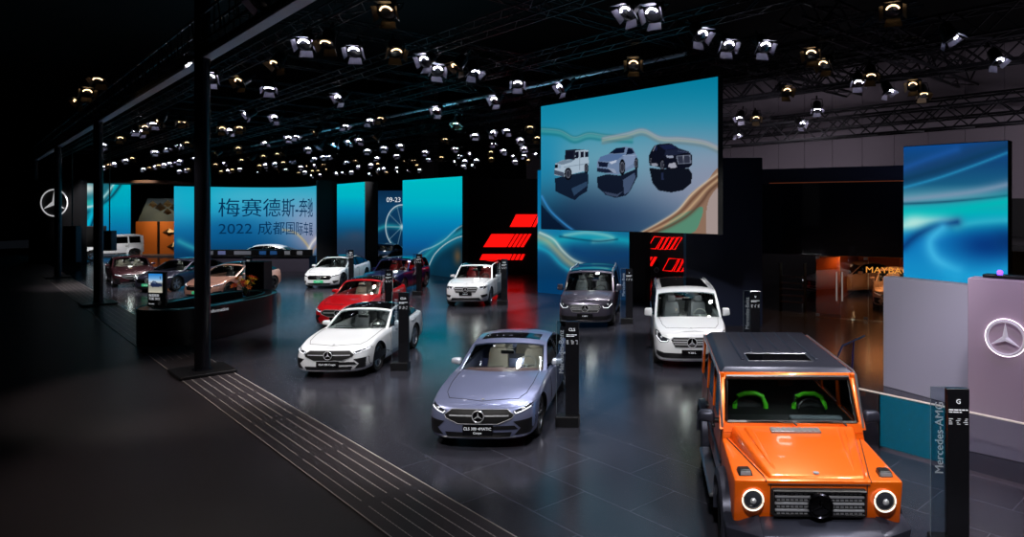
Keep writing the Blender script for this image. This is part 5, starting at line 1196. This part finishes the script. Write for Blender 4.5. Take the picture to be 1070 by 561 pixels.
bm = BM(); hexa(bm, [(-.36, -.3, 0), (.36, -.3, 0), (.36, .3, 0), (-.36, .3, 0), (-.36, -.3, 2.0), (.36, -.3, 2.0), (.36, .3, 2.0), (-.36, .3, 2.0)], .02); x, y, z = sgn_pt(270.5, 300, 26.0)
tag(obj('storage_cabinet', bm, BLK, None, (x, y, 0)), 'plain black upright cabinet behind the information desk flowers', 'cabinet')
# long dark bar in front of the curved screen, with its little monitors
r = empty('media_counter', 'long dark counter in front of the curved blue screen', 'counter', (-24.6, 43.7, 0))
bm = BM(); hexa(bm, [(-3.4, -.4, 0), (3.7, -.4, 0), (3.7, .5, 0), (-3.4, .5, 0), (-3.4, -.4, .95), (3.7, -.4, .95), (3.7, .5, .95), (-3.4, .5, .95)], .01); obj('counter_body', bm, mat('counter_dark', (92, 86, 104), .5), r)
bm = BM(); box(bm, -3.4, 3.5, .25, .5, .95, 1.38, .01); obj('back_panel', bm, BLK, r); bm = BM(); box(bm, -3.5, 3.8, -.5, .6, .95, .99, .01); obj('worktop', bm, BLK, r)
for i, (x, w, kd) in enumerate(((-3.0, .75, 0), (-2.1, .55, 1), (-.75, 1.15, 0), (.55, .5, 2), (1.25, .5, 2), (2.15, .42, 3), (2.95, .42, 3))):
    lb = ['wide grey monitor at the left end of the media counter', 'blue lit monitor second along the media counter', 'widest bright monitor in the middle of the media counter', 'small blue screen right of the widest counter monitor', 'small dark blue screen near the storage cabinet side of the counter', 'pale small monitor toward the right end of the counter', 'pale small monitor at the right end of the counter'][i]
    q = empty('monitor', lb, 'monitor', (-24.6+x, 43.56, .99)); bm = BM(); box(bm, -w/2, w/2, 0, .04, .06, .36, .01); obj('case', bm, BLK, q)
    bm = BM(); box(bm, -w/2+.03, w/2-.03, -.008, 0, .09, .33); obj('screen', bm, mat('mon%d' % kd, [(120, 124, 136), (110, 120, 170), (40, 90, 150), (130, 132, 140)][kd], .4, emit=.22), q)
    bm = BM(); box(bm, -.06, .06, -.05, .1, 0, .02); box(bm, -.02, .02, .01, .03, .015, .1); obj('stand', bm, BLK, q)
# ---------------------------------------------------------------- model totems
def totem(px, D, name, label, brand='Mercedes-Benz', rz=0, w=.25, gl=.17, H=1.93, size=.06):
    x = (px-CX)*D/FL; r = empty('info_totem', label, 'totem', (x, D, 0), rz)
    bm = BM(); box(bm, -w/2, w/2, -.04, .04, .0, H, .006, 1); obj('panel', bm, mat('totem_black', (20, 20, 24), .22, coat=.4), r)
    bm = BM(); box(bm, -w/2-gl, w/2+.005, -.13, .13, 0, .19, .006, 1); obj('base', bm, BLK, r)
    bm = BM(); box(bm, -w/2-gl, -w/2, -.006, .006, .19, H+.01); gp_ = obj('glass_pane', bm, CLR, r)
    bm = BM(); tube(bm, [(-w/2-gl, 0, .19), (-w/2-gl, 0, H+.01), (-w/2, 0, H+.01)], .004, 4); obj('glass_edge', bm, mat('glass_edge', (150, 165, 172), .2, .3), gp_)
    text_mesh(brand, .13, lambda X, Y, Z: (-w/2-.035-Z*1.0, -.012+Y, H-.16 - (0 if True else 0) + X), mat('etched_grey', (150, 158, 166), .5), gp_, align='RIGHT')
    hd = text_mesh(name, .075, lambda X, Y, Z: (X, -.046+Y, H-.17+Z), WHT, r)
    bm = BM(); rr = random.Random(int(px))
    for k, (zz, hh) in enumerate(((.25, .014), (.275, .012), (.35, .006), (.37, .006), (.39, .006), (.41, .006))):
        a = -w/2+.02; 
        while a < w/2-.03 - (0.08 if k == 1 else 0):
            b = min(w/2-.02, a + rr.uniform(.02, .06)); v = [bm.verts.new(p) for p in ((a, -.0415, H-zz), (b, -.0415, H-zz), (b, -.0415, H-zz+hh), (a, -.0415, H-zz+hh))]; bm.faces.new(v); a = b + (.008 if k < 2 else .05)
    obj('specification_lines', bm, WHT, r)
    return r
totem(598, 12.45, 'CLS', 'black CLS totem with glass edge standing right of the silver-blue coupe', rz=-.05)
totem(422, 16.8, 'CLA', 'black totem with CLA heading beside the white coupe with black roof')
totem(406.5, 23, 'GLA', 'black totem rising between the red car and the white coupe')
totem(367, 34.7, 'EQS', 'thin black totem beside the white electric saloon')
totem(438, 31.4, 'GLC', 'thin black totem in front of the dark blue sporty crossover')
totem(527, 28.2, 'GLB', 'black totem right of the white compact crossover')
totem(657.5, 23.6, 'V', 'black totem right of the dark grey van')
totem(789, 17.1, 'V', 'navy black totem behind the orange off-roader by the navy wall')
totem(1000, 7.8, 'G', 'black G totem with glass edge at right beside the orange off-roader', 'Mercedes-AMG', rz=-.1)
totem(260, 29.3, 'EQE', 'thin black totem behind the desk in front of the rose gold car')
# ---------------------------------------------------------------- grey reception walls, rail
GW = mat('reception_grey', (190, 186, 200), .55, noise=(1.5, .06)); GW2 = mat('reception_rose', (178, 158, 172), .5, noise=(1.5, .06))
def free_wall(name, label, p, q, H, m, th, cat):
    d = Vector((q[0]-p[0], q[1]-p[1])); L = d.length; r = math.atan2(d.y, d.x); bm = BM(); box(bm, 0, L, 0, th, .0, H, .012, 2)
    return tag(obj(name, bm, m, None, (p[0], p[1], 0), (0, 0, r)), label, cat)
free_wall('partition', 'pale grey free-standing partition below the tall aurora screen', (5.67, 15.26), (6.81, 13.34), 2.48, GW, .35, 'partition')
r2 = free_wall('reception_wall', 'rose grey wall with lit star emblem at the right edge', (5.54, 11.14), (8.3, 8.72), 2.87, GW2, .4, 'wall panel')
bm = BM(); star_emblem(bm, (0, 0, 0), .285, t=.10, ring=.07); o = obj('star_emblem', bm, mat('emblem_bright', (225, 220, 230), .3, .5, emit=.25), None, (0, 0, 0), smooth=20); 
d2 = Vector((8.3-5.54, 8.72-11.14)).normalized(); u_ = .0
k = (1050.5-CX)/FL; t = (k*11.14-5.54)/(d2.x-k*d2.y); sx, sy = 5.54+t*d2.x, 11.14+t*d2.y; sz_ = HC-(352.5-HY)*sy/FL
o.location = (sx - .05*abs(d2.y), sy - .05*abs(d2.x)-.02, sz_); o.rotation_euler = (0, 0, math.atan2(d2.y, d2.x)); tag(o, 'chrome star emblem with white glow on the rose grey wall', 'emblem')
bm = BM(); tube(bm, [(.30*math.sin(a), .03, .30*math.cos(a)) for a in [2*PI*k/40 for k in range(40)]], .007, 6, True); obj('glow_ring', bm, mat('glow_white', (255, 240, 255), .3, emit=2.2), o)
bm = BM(); box(bm, .0, 2.6, .05, .3, 0, .05, .01); tag(obj('cable_tray', bm, BLK, None, (5.75, 11.1, 2.88), (0, 0, math.atan2(d2.y, d2.x))), 'low black tray lying on top of the rose grey wall', 'tray')
for i in range(3):
    bm = BM(); lathe(bm, [(0, 0), (.04, 0), (.05, .05), (.03, .08), (0, .08)], 12); tag(obj('uplight', bm, mat('violet_light', (120, 70, 255), .3, emit=3.), None, (6.0+.42*i, 11.0-.37*i, 2.931)), 'small violet uplight on top of the rose grey wall', 'light', 'violet uplights on the wall top')
# glass balustrade with a pale handrail
p0, p1 = Vector((3.6, 11.86)), Vector((6.09, 9.16)); dr = (p1-p0).normalized(); Lr = (p1-p0).length
r = empty('glass_balustrade', 'glass balustrade with thin pale handrail behind the G totem', 'railing', (p0.x, p0.y, 0), math.atan2(dr.y, dr.x))
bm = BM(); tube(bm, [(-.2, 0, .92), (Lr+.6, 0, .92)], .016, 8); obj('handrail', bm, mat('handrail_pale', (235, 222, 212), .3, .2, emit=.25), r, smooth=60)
TEALREFL = mat('teal_reflection_glass', (0, 120, 150), .15, coat=.5); TEALREFL.node_tree.nodes['Principled BSDF'].inputs['Alpha'].default_value = .7  # a screen's teal reflection put into the pane's colour
for a, b, m in ((0, .78, CLR), (.79, 1.95, TEALREFL), (1.97, Lr+.5, CLR)):
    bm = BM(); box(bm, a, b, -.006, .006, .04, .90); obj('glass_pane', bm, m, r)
for a in (0, .785, 1.96, Lr+.5): bm = BM(); box(bm, a-.012, a+.012, -.02, .02, 0, .91); obj('post', bm, BLK, r)
p = Vector((7.6, 14.3)); bm = BM(); tube(bm, [(4.1, 13.8, .75), (4.6, 14.8, 1.0), (5.4, 15.7, 1.05)], .02, 6); tube(bm, [(4.98, 15.2, 1.03), (4.9, 15.05, .5), (4.84, 14.95, 0)], .02, 6); tag(obj('dark_rail', bm, mat('rail_violet', (50, 36, 90), .3, .4)), 'dark curved rail beyond the glass balustrade left of the grey partition', 'railing')
# ---------------------------------------------------------------- glass lounge at right
FA, FB = Vector((5.43, 25.8)), Vector((10.4, 23.2)); fd = (FB-FA).normalized(); fr_ = math.atan2(fd.y, fd.x); FLn = (FB-FA).length
bm = BM(); box(bm, -.6, FLn+2, 0, .5, 2.30, 5.0, .01); o = obj('wall_facade', bm, mat('facade_navy', (16, 20, 34), .12, coat=.5), None, (FA.x, FA.y, 0), (0, 0, fr_)); tag(o, kind='structure')
bm = BM(); box(bm, -.6, FLn+2, -.05, .6, 5.0, 5.56, .01); o = obj('wall_fascia', bm, NAVY, None, (FA.x, FA.y, 0), (0, 0, fr_)); tag(o, kind='structure')
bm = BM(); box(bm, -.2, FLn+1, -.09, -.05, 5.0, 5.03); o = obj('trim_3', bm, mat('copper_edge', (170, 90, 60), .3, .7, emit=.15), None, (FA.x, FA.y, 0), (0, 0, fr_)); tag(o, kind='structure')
BRW = mat('wood_brown', (150, 84, 40), .4, noise=(2, .1))
IA = FA + Vector((-fd.y, fd.x))*10
bm = BM(); box(bm, 1.4, FLn+6, 0, .2, 0, 2.6); o = obj('wall_lounge', bm, mat('lounge_amber', (205, 120, 55), .6), None, (IA.x, IA.y, 0), (0, 0, fr_)); tag(o, kind='structure')
bm = BM(); box(bm, -.6, FLn+6, .5, 10.4, 2.6, 2.8); o = obj('ceiling_lounge', bm, DW, None, (FA.x, FA.y, 0), (0, 0, fr_)); tag(o, kind='structure')
bm = BM(); box(bm, 1.35, 2.25, 1.0, 1.15, 0, 2.6); box(bm, 1.35, 1.45, 1.15, 10, 0, 2.6); o = obj('wall_lounge_side', bm, BRW, None, (FA.x, FA.y, 0), (0, 0, fr_)); tag(o, kind='structure')
AG = glass('amber_glass', (235, 205, 180), .06)
def pane(a, b, label, hinge):
    r = empty('glass_door', label, 'door', (FA.x+fd.x*a, FA.y+fd.y*a, 0), fr_); bm = BM(); box(bm, 0, b-a-.015, -.01, .01, .03, 2.28); obj('pane', bm, AG, r)
    for z in (.03, 2.18):
        for x in ((.0, .14),) if hinge == 'l' else ((b-a-.155, b-a-.015),): bm = BM(); box(bm, x[0], x[1], -.025, .025, z, z+.1, .005); obj('patch_fitting', bm, SIL, r)
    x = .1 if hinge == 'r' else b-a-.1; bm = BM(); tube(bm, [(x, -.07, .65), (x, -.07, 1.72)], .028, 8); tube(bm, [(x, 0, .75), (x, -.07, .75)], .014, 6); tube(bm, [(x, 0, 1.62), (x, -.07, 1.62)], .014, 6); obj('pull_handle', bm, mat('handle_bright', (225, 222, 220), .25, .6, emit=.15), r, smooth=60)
pane(1.55, 2.42, 'left leaf of the glass lounge door with long steel handle', 'l'); pane(2.42, 3.42, 'right leaf of the glass lounge door with long steel handle', 'r')
bm = BM(); box(bm, 0, 2.6, -.01, .01, .03, 2.28); r = tag(obj('glass_partition', bm, AG, None, (FA.x+fd.x*3.44, FA.y+fd.y*3.44, 0), (0, 0, fr_)), 'fixed glass panel with gold lettering right of the lounge door', 'glass panel')
text_mesh('MAYBACH', .30, lambda X, Y, Z: (X-.12, -.03+Y, 1.74+Z), mat('gold_letters', (235, 160, 70), .3, .4, emit=.8), r, align='LEFT', xs=1.25)
# dark shelving in the left bay of the facade
r = empty('shelf_unit', 'dark slatted rack in the unlit bay left of the lounge door', 'shelf', (FA.x+fd.x*.35, FA.y+fd.y*.35+.9, 0), fr_)
for z in (.35, .6, .85, 1.1, 1.35): bm = BM(); box(bm, 0, 1.0, 0, .4, z, z+.03); obj('shelf', bm, mat('shelf_brown', (60, 38, 26), .4), r)
for x in (0, .97): bm = BM(); box(bm, x, x+.03, 0, .4, 0, 1.9); obj('upright', bm, BLK, r)
# ---------------------------------------------------------------- camera on tripod near the striped wall
x, D = (675-CX)*29.6/FL + .35, 29.6; r = empty('camera_tripod', 'black video camera on a tripod beside the aurora screen edge', 'tripod', (x+.1, D, 0))
for k in range(3):
    a = 2*PI*k/3 + .5; bm = BM(); tube(bm, [(0, 0, 1.1), (.42*math.cos(a), .42*math.sin(a), 0)], .022, 6); obj('leg', bm, BLK, r)
bm = BM(); tube(bm, [(0, 0, .75), (0, 0, 1.2)], .03, 8); lathe(bm, [(0, 1.17), (.09, 1.17), (.09, 1.25), (0, 1.25)], 14); obj('head', bm, BLK, r)
bm = BM(); box(bm, -.12, .12, -.18, .25, 1.25, 1.52, .03); cm = obj('camera_body', bm, BLKM, r); bm = BM(); lathe(bm, [(0, -.42), (.10, -.42), (.12, -.36), (.09, -.18), (0, -.18)], 20, 'y', (0, 0, 1.38)); obj('lens', bm, GLOSSB, cm, smooth=50)
bm = BM(); lathe(bm, [(.085, -.425), (.115, -.43), (.115, -.40), (.085, -.41)], 20, 'y', (0, 0, 1.38)); obj('lens_ring', bm, SIL, cm); bm = BM(); box(bm, -.05, .12, -.1, .15, 1.52, 1.72, .02); obj('viewfinder', bm, BLKM, cm)
# ---------------------------------------------------------------- the cars
ORG = paint('orange', (255, 108, 14), .34, .3, .6); GRA = mat('graphite_satin', (56, 58, 72), .34, .55)
g_wagon('orange boxy off-roader with graphite roof and green seat edges in the foreground', (1.985, 9.13), -1.4, ORG, GRA, mat('acid_green', (90, 225, 40), .5), GRA)
g_wagon('white boxy off-roader in front of the teal screen at far left', (-42.1, 53.7), -29, paint('white', (232, 234, 238), .3, .05), None, None, mat('paint_white_roof', (222, 224, 228), .35))
make_car('coupe', 'silver-blue four-door coupe with black open sunroof beside the CLS totem', sedan(inside=CREAM, dash=PINKD, sunroof=(8, 13), plate=(.335, ['CLS 300 4MATIC', 'Coupe'], .50, .17, None, .065), mirrorm=mat('mirror_silver', (200, 205, 220), .25, .3, coat=1.), roofmat=GLOSSB), paint('steel_blue', (146, 154, 194), .3, .65), (-2.5, 13.65), -2)
make_car('coupe', 'white coupe with black glass roof standing before the red car', sedan(4.69, 1.83, 1.43, 2.73, .9, pano=True, rim=SIL, inside=mat('seat_grey', (110, 112, 118), .6), plate=(.36, ['CLA 200 Coupe'], .52, .13)), paint('white', (232, 234, 238), .3, .05), (-7.2, 18.15), 0)
make_car('sports_tourer', 'red car with black roof behind the white coupe', sedan(4.55, 1.83, 1.53, 2.73, .88, pano=True, inside=CREAM, dash=CREAM, plate=(.36, ['GLA 200'], .5, .12)), paint('red', (205, 14, 26), .28, .3), (-9.85, 24.6), 0)
make_car('electric_saloon', 'white electric saloon with green plate before the narrow teal screen', ev(5.2, 1.93, 1.53, pano=True, rim=ALUD), paint('white', (232, 234, 238), .3, .05), (-15.95, 36.4), 2)
make_car('crossover', 'dark blue sporty crossover with red cabin behind the red car', suv(4.73, 1.93, 1.62, 2.87, .9, pano=True, inside=REDL, dash=REDL, plate=(.5, ['GLC 300'], .5, .12)), paint('deep_blue', (26, 30, 84), .28, .4), (-11.8, 33.6), -3)
make_car('crossover', 'white compact crossover with black roof panel and red seats', suv(pano=True, inside=REDL, plate=(.56, ['GLB 200'], .5, .12)), paint('white', (232, 234, 238), .3, .05), (-6.9, 29.7), 1)
make_car('van', 'dark grey people carrier in front of the blue aurora screen', van(pano=True, plate=(.44, ['V 260 L'], .52, .13), inside=mat('seat_grey', (110, 112, 118), .6)), paint('plum_grey', (84, 80, 96), .3, .5), (-1.54, 25.1), -2)
make_car('people_carrier', 'white people carrier between the navy wall and the orange off-roader', van(sunroof=(11, 22), plate=(.44, ['V 260 L'], .52, .13), inside=mat('seat_grey', (110, 112, 118), .6), dash=GREYD), paint('white', (232, 234, 238), .3, .05), (1.46, 19.3), 0)
make_car('electric_saloon', 'rose gold electric car behind the information desk', ev(4.95, 1.94, 1.51, 3.12, .86, pano=True, rim=ALUD, plate=(.37, ['EQE 350'], .46, .12, GREENP)), paint('rose_gold', (206, 152, 134), .3, .5), (-18.85, 31.8), -5)
make_car('electric_saloon', 'dark grey electric saloon with green plate left of the rose gold car', ev(4.95, 1.91, 1.51, 3.12, .86, rim=SIL, plate=(.37, ['EQE 350'], .46, .12, GREENP)), paint('dark_grey', (58, 56, 76), .28, .5), (-23.2, 34.7), -4)
make_car('limousine', 'dark maroon limousine in front of the white off-roader', sedan(5.2, 1.92, 1.5, 3.2, .9, rim=SIL, inside=CREAM, plate=(.36, ['S 480'], .5, .12)), paint('maroon', (66, 34, 40), .25, .4), (-27.5, 36.7), 42)
make_car('electric_saloon', 'white low saloon behind the dark counter, only its roof showing', ev(5.2, 1.93, 1.56, inside=CREAM), paint('white', (232, 234, 238), .3, .05), (-26.3, 47.6), -82)
make_car('saloon', 'blue saloon seen in the gap below the wheel picture', sedan(4.8, 1.85, 1.45, 2.85, .88), paint('ice_blue', (90, 140, 200), .28, .4), (-18.75, 50.6), 3)
make_car('limousine', 'white saloon inside the glass lounge seen behind the door', sedan(5.0, 1.9, 1.5, 2.95, .9, rim=SIL), paint('pearl', (225, 215, 210), .3, .05), (10.6, 32.6), -68)
make_car('limousine', 'white saloon nose in the glass lounge behind the gold lettering', sedan(5.2, 1.92, 1.5, 3.1, .9, rim=SIL), paint('pearl', (225, 215, 210), .3, .05), (11.35, 28.9), -22)
# ---------------------------------------------------------------- light from the rig on the cars, with some added spots
for (x, y, p) in ((-2.5, 13.3, 1.), (-7.05, 17.4, 1.05), (2.0, 8.6, 1.1), (-9.85, 24.3, 1.), (-15.9, 35.8, 1.1), (-11.8, 33.3, .9), (-6.9, 29.4, 1.1), (-1.5, 24.8, 1.1), (1.46, 19, 1.1), (-18.85, 31.5, 1.), (-23.2, 34.4, .9), (-27.5, 36.5, .8), (-26.3, 47.6, .9)):
    K = 1450*p
    spot(x-1.8, y-7.5, 8.0, x, y-.6, .8, K*1.5, 40); spot(x+2.6, y-2.8, 8.0, x+.2, y-.8, .6, K*.8, 50, (.97, .97, 1)); spot(x+.4, y+2.2, 8.1, x, y+.4, .8, K*.9, 50); spot(x+4.2, y+.8, 8.0, x+.6, y, .8, K*.5, 46, (1, .95, .9))
spot(-37.5, 46.5, 8.0, -42.6, 52.5, 1, 2600, 34); spot(-38, 50.5, 8.0, -41, 54, 1, 900, 50); spot(-18.2, 44.5, 8.0, -18.7, 48.8, .8, 1600, 30); spot(-22, 37.5, 8.0, -23.5, 43.5, .6, 1200, 50); spot(-41.5, 54.5, 7.5, -41.2, 59, 4.3, 500, 50); spot(*st(8, 11.2), 6.2, *st(8.4, 11.2), 9, 420, 130, (.2, .75, 1)); spot(*st(20, 11.2), 6.2, *st(20.4, 11.2), 9, 420, 130, (.2, .75, 1)); spot(*st(0, 11.2), 6.4, *st(.4, 11.2), 9, 260, 120, (.3, .75, 1)); spot(-14.0, 18.5, 7.9, -13.5, 22.0, 1.1, 420, 34); spot(-12, 15.0, 7.6, -10.0, 15.4, 0, 700, 60, (1, .9, .8)); spot(-8.0, 11.6, 7.9, -6.0, 11.4, 0, 700, 66, (1, .88, .78))  # the cyan upward spots are added to tint the rail, without fixtures
for x, y in ((6.0, 14.6), (6.8, 10.4)): spot(x-4.0, y-5.5, 7.9, x, y, 1.5, 1450, 46, (.92, .9, 1))
spot(5.6, 8.6, 5.6, 6.8, 10.2, 2.0, 200, 80, (.75, .55, 1))
l = bpy.data.lights.new('lounge_fill_light', 'AREA'); l.energy = 60; l.size = 2; l.color = (1, .62, .32); o = bpy.data.objects.new('lounge_fill_light', l); C.objects.link(o); o.location = (10.6, 28.6, 2.55)
l = bpy.data.lights.new('lounge_fill_light', 'SPOT'); l.energy = 380; l.spot_size = 1.6; l.spot_blend = 1; l.color = (1, .45, .16); l.shadow_soft_size = .5; o = bpy.data.objects.new('lounge_fill_light', l); C.objects.link(o); o.location = (8.0, 22.0, 5.4); o.rotation_euler = (.25, .2, 0)
l = bpy.data.lights.new('lounge_fill_light', 'AREA'); l.energy = 14; l.size = .6; l.color = (1, .6, .28); o = bpy.data.objects.new('lounge_fill_light', l); C.objects.link(o); o.location = (7.6, 25.35, 2.2)  # added between facade and side wall to brighten the amber panel
spot(15, 19, 5, 15, 32.5, 9.6, 1800, 130, (.9, .82, .9), 1.5); spot(4, 30, 7, 8, 40, 9, 900, 120, (.9, .82, .9), 1.5)
w = bpy.data.worlds.new('hall'); bpy.context.scene.world = w; w.use_nodes = True; w.node_tree.nodes['Background'].inputs[0].default_value = (.0025, .003, .004, 1)
cam = bpy.data.cameras.new('camera'); co = bpy.data.objects.new('camera', cam); C.objects.link(co); co.location = (0, 0, HC); co.rotation_euler = (PI/2, 0, 0)
cam.sensor_width = 36; cam.lens = FL/1070*36; cam.shift_y = -(280.5-HY)/1070; cam.shift_x = (535-CX)/1070; cam.clip_end = 300; bpy.context.scene.camera = co
sc = bpy.context.scene; sc.view_settings.view_transform = 'Standard'; sc.view_settings.look = 'None'; sc.view_settings.gamma = 1; sc.view_settings.exposure = 0; sc.view_settings.use_curve_mapping = False
sc.cycles.use_denoising = True; sc.cycles.max_bounces = 6; sc.cycles.transparent_max_bounces = 16; sc.cycles.sample_clamp_indirect = 6; sc.cycles.caustics_reflective = False; sc.cycles.caustics_refractive = False
